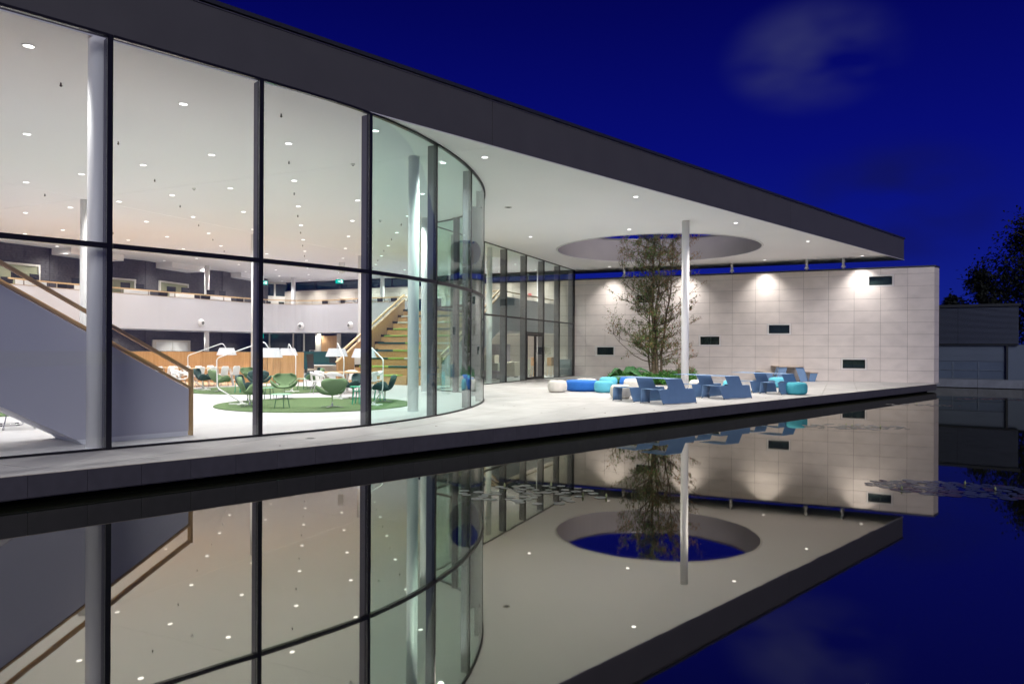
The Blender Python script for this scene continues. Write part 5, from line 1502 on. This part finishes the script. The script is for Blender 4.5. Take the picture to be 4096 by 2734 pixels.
# ---------------------------------------------------------------- tree on the terrace
tree = thing('terrace_tree', 'multi stemmed autumn tree growing up through the round roof opening', 'tree', (6.85, 35.0, .03))
br = MB(); lg = MB(); lb = MB()
rt = random.Random(21)
def halfw(z): 
    T = [(.6, 1.0), (1.2, 2.1), (2.0, 1.6), (2.8, 2.15), (4.2, 2.15), (5.4, 1.85), (6.4, 1.45), (7.6, 1.15), (8.4, .5)]
    for i in range(len(T) - 1):
        if T[i][0] <= z <= T[i + 1][0]: q = (z - T[i][0]) / (T[i + 1][0] - T[i][0]); return T[i][1] * (1 - q) + T[i + 1][1] * q
    return .3
def leafcluster(p, n, brown):
    for q in range(n):
        c = p + Vector((rt.gauss(0, .055), rt.gauss(0, .055), rt.gauss(0, .05)))
        L_ = rt.uniform(.06, .125)
        leafquad(lb if rt.random() < brown else lg, c, L_, L_ * rt.uniform(.4, .65), rt.uniform(0, 6.28), rt.uniform(-1.0, .9), rt.uniform(0, .5))
def twig(p, d, Ln, r, depth):
    n = 5; P = [p.copy()]; dd = d.copy()
    for i in range(n):
        dd = (dd + Vector((rt.gauss(0, .16), rt.gauss(0, .16), rt.gauss(.05, .12)))).normalized()
        P.append(P[-1] + dd * Ln / n)
    br.tube(P, [max(r * (1 - .75 * i / n), .0035) for i in range(n + 1)], 5 if depth < 2 else 4, cap=False)
    ax = Vector((0, 0, P[-1].z)); rad = math.hypot(P[-1].x, P[-1].y)
    edge = rad / max(halfw(P[-1].z), .1)
    if depth >= 3 or Ln < .28:
        bw_ = .10 + .55 * max(0, edge - .45) + (.22 if P[-1].x > .2 else 0)
        for i in range(1, n + 1): leafcluster(P[i], rt.choice((1, 2, 3, 4, 5)), min(bw_ + .08, .9))
        return
    k = 3 if depth else 5
    nb = rt.choice((3, 4)) if depth else 6
    for b_ in range(nb):
        i = rt.randint(1, n); a = rt.uniform(0, 6.28); sdv = Vector((math.cos(a), math.sin(a), rt.uniform(-.1, .6)))
        nd = (dd * .75 + sdv * .75).normalized(); twig(P[i], nd, Ln * rt.uniform(.42, .62), r * .5, depth + 1)
stems = [((0, 0), (.02, .02), 8.0, .13), ((.10, -.05), (.20, -.02), 7.4, .085), ((.28, .02), (.75, .05), 7.0, .07), ((-.05, .1), (-.2, .2), 6.2, .05)]
for si, ((x, y), (tx, ty), H, R) in enumerate(stems):
    n = 16; P = []
    for i in range(n + 1):
        u = i / n; P.append(Vector((x + (tx * 1.0) * u ** .8 + .05 * math.sin(u * 9 + si) + .03 * math.sin(u * 23), y + ty * u + .05 * math.cos(u * 7 + si * 2), H * u)))
    br.tube(P, [R * (1 - .86 * (i / n)) * (1.25 if i == 0 else 1) for i in range(n + 1)], 9)
    nb = 26 if si == 0 else 20
    for b_ in range(nb):
        u = .15 + .83 * b_ / nb + rt.uniform(-.02, .02); u = min(max(u, .14), .985); i = min(int(u * n), n - 1); p = P[i].lerp(P[i + 1], u * n - i)
        a = rt.uniform(0, 6.28); el = rt.uniform(.12, .75) * (1 if p.z > 2 else .5)
        Ln = halfw(p.z + .5) * rt.uniform(.6, .95) / math.cos(el) * .86
        d = Vector((math.cos(a) * math.cos(el), math.sin(a) * math.cos(el), math.sin(el)))
        twig(p, d, Ln, R * .38 * (1 - .5 * u), 1)
# the long low branches
for (z, a, Ln) in ((.95, PI * 1.0, 2.5), (1.15, PI * .95, 1.2), (1.0, .15, 1.6), (1.7, PI * 1.05, 2.1), (.7, .4, .9), (1.25, .05, 1.9)):
    d = Vector((math.cos(a), math.sin(a) * .6, .22)).normalized(); twig(Vector((0, 0, z)), d, Ln, .028, 1)
print('LEAVES', len(lg.f), len(lb.f), 'branch faces', len(br.f))
br.build('branches', M['bark'], tree, local=True, smooth=True)
lg.build('green_foliage', M['leaf'], tree, local=True, kind='stuff'); lb.build('withered_foliage', M['leaf_b'], tree, local=True, kind='stuff')

# ---------------------------------------------------------------- water lilies
def pad_mesh(m):
    q = MB(); n = 22; pts = []
    for k in range(n):
        a = .12 + (2 * PI - .24) * k / (n - 1); r = 1 + .02 * math.sin(5 * a); pts.append((r * math.cos(a), r * math.sin(a)))
    q.v = [(0, 0, .004)] + [(x, y, .010 + .010 * (k % 3 == 0)) for k, (x, y) in enumerate(pts)] + [(x * .97, y * .97, .0) for x, y in pts]
    q.f = [(0, 1 + k, 2 + k) for k in range(n - 1)] + [(1 + k, 1 + n + k, 2 + n + k, 2 + k) for k in range(n - 1)]
    return q.mesh('pad', m)
padm = [pad_mesh(M['pad']), pad_mesh(M['pad_r'])]
bud = MB().lathe([(.004, 0), (.014, .012), (.016, .028), (.009, .05), (.002, .062)], 10).mesh('bud', M['bud'])
def lilies(name_l, c, ax, a_deg, b, n, rr, nb, red=.1, seed=1):
    r_ = random.Random(seed); t = thing('water_lily', name_l, 'water lily', (c[0], c[1], ZW)); an = math.radians(a_deg); placed = []
    tries = 0
    while len(placed) < n and tries < 9000:
        tries += 1
        u = r_.uniform(-1, 1); v = r_.uniform(-1, 1)
        if u * u + v * v > 1: continue
        x = u * ax * math.cos(an) - v * b * math.sin(an); y = u * ax * math.sin(an) + v * b * math.cos(an); R = r_.uniform(*rr)
        if any(math.hypot(x - p[0], y - p[1]) < (R + p[2]) * .82 for p in placed): continue
        placed.append((x, y, R)); o = inst('pad', padm[1] if r_.random() < red else padm[0], t, (x, y, .001 + r_.uniform(0, .003)), r_.uniform(0, 6.28), (R, R, .10)); o.rotation_euler = (r_.gauss(0, .003), r_.gauss(0, .003), r_.uniform(0, 6.28))
    for k in range(nb):
        p = r_.choice(placed); inst('bud', bud, t, (p[0] + p[2] * 1.1, p[1], .0))
lilies('scattered pale lily pads floating left of centre on the pond', (.30, 9.75), 1.0, -3, .66, 50, (.05, .085), 5, .02, 3)
lilies('dense lily pad bed floating at the right edge of the pond', (6.35, 10.25), 1.15, -18, .62, 100, (.05, .115), 4, .14, 5)
lilies('distant lily pads floating before the stone wall reflection', (8.9, 18.6), 1.3, -8, .7, 60, (.05, .12), 3, .1, 8)
lilies('small faraway lily pad patch by the end of the stone wall', (15.1, 26.3), 1.3, -10, .55, 34, (.05, .12), 1, .4, 9)
lilies('reddish lily pad patch in front of the shed', (21.0, 29.6), 2.6, -8, .7, 50, (.06, .14), 0, .8, 10)

# ---------------------------------------------------------------- shed across the pond
SHD = along(along(B0, UB, 2.0), NB, 2.6)
sh = thing('shed', 'long low grey shed with ribbed cladding and a sectional door across the pond', 'shed', (SHD[0], SHD[1], 0))
def SB(s, n, z): p = along(along(SHD, UB, s), NB, n); return (p[0], p[1], z)
xe = 9.0
XL = -3.5
XR = 5.35
# ribs
rb = MB(); z = 2.03; 
segsx = [(XL, .94), (.96, XR)]
for si, (sa_, sb_) in enumerate(((XL, 3.03), (3.05, XR + .55))):
    rb = MB(); z = 2.05
    while z < 4.1:
        c = SB((sa_ + sb_) / 2, -.02, z + .035)
        rb.bar(SB(sa_, -.02, z + .02), SB(sb_, -.02, z + .02), .06, .034); z += .068
    rb.build('ribbed_cladding', M['shed'], sh, kind='stuff')
bdy = MB(); bdy.prism([SB(XL, .02, 0)[:2], SB(XR + .55, .02, 0)[:2], SB(XR + .55, 9, 0)[:2], SB(XL, 9, 0)[:2]], 2.0, 4.13); bdy.build('upper_body', M['shed_dk'], sh)
MB().prism([SB(XL, .12, 0)[:2], SB(XR + 8, .12, 0)[:2], SB(XR + 8, 9, 0)[:2], SB(XL, 9, 0)[:2]], -.02, 1.98).build('lower_body', M['shed_p'], sh)
MB().bar(SB(XL, .1, 4.2), SB(XR + .65, .1, 4.2), .5, .15).build('roof_edge', M['shed_dk'], sh)
MB().bar(SB(XL, .0, 1.985), SB(XR + .55, .0, 1.985), .2, .05).build('cladding_drip', M['shed_dk'], sh)
for k in range(9):
    z = 1.05 + k * .102; MB().bar(SB(XL, .09, z + .048), SB(XR - .1, .09, z + .048), .03, .094).build('door_section', M['shed_p'], sh)
for r in range(2):
    z0 = .06 + r * .49
    for k in range(7):
        s0 = XL + .05 + k * 1.25
        MB().bar(SB(s0 + .02, .085, z0 + .225), SB(min(s0 + 1.21, XR - .1), .085, z0 + .225), .02, .44).build('door_panel', M['shed_g'], sh)
        MB().bar(SB(s0 - .015, .07, z0 + .225), SB(s0 + .017, .07, z0 + .225), .05, .47).build('door_frame', M['shed_f'], sh)
    MB().bar(SB(XL, .07, z0 - .01), SB(XR - .1, .07, z0 - .01), .05, .022).build('door_rail', M['shed_f'], sh)
MB().bar(SB(XR - .02, .02, .95), SB(XR + .08, .02, .95), .16, 1.96).build('door_post', M['shed_dk'], sh)

# ---------------------------------------------------------------- far trees
def far_tree(x, y, H, Wd, n, lab, seed, z0=-.3, base=.25, lsz=.42):
    n = int(n * 1.9)
    r_ = random.Random(seed); t = thing('background_tree', lab, 'tree', (x, y, -.05), 0, 'trees beyond the shed')
    m_ = MB(); m_.tube([(0, 0, 0), (.1, 0, H * .4), (0, .1, H * .85)], [Wd * .06, Wd * .04, .02], 7)
    for k in range(16):
        a = r_.uniform(0, 6.28); z = H * r_.uniform(base, .85); L_ = Wd * .5 * r_.uniform(.5, 1); m_.tube([(0, 0, z), (math.cos(a) * L_ * .5, math.sin(a) * L_ * .5, z + L_ * .3), (math.cos(a) * L_, math.sin(a) * L_, z + L_ * .45)], [Wd * .016, Wd * .01, .01], 5)
    m_.build('trunk', M['trunk_dk'], t, local=True)
    c = MB(); cl = []
    for k in range(int(n / 60)):
        a = r_.uniform(0, 6.28); u = r_.uniform(0, 1); z = H * (base + (1 - base) * u); w = Wd * .5 * math.sqrt(max(.05, 1 - (2 * u - .85) ** 2)) * math.sqrt(r_.random()); cl.append((w * math.cos(a), w * math.sin(a), z, r_.uniform(.25, .7) * Wd / 6))
    for (cx, cy_, cz, cr) in cl:
        for q in range(60):
            p = Vector((r_.gauss(cx, cr), r_.gauss(cy_, cr), r_.gauss(cz, cr * .8))); L_ = lsz * r_.uniform(.5, 1.2)
            leafquad(c, p, L_, L_ * .6, r_.uniform(0, 6.28), r_.uniform(-1, 1), r_.uniform(-.3, .6))
    c.build('crown', M['foliage_dk'], t, local=True)
far_tree(51.5, 70, 14.5, 10.5, 9000, 'tall dark tree cut off by the right picture edge', 1, base=.1)
far_tree(46.3, 71, 9.6, 4.6, 3200, 'thin dark tree left of the tall one', 2, base=.1)
far_tree(49.5, 64, 8.4, 6.0, 5200, 'dense dark bush tree below the tall one', 3, base=.02)
far_tree(43.9, 72, 7.0, 2.2, 1500, 'small round dark tree just above the shed roof', 4, base=.3)
far_tree(57.5, 66, 12.0, 9.0, 5200, 'wide dark tree beyond the right picture edge', 6, base=.02)
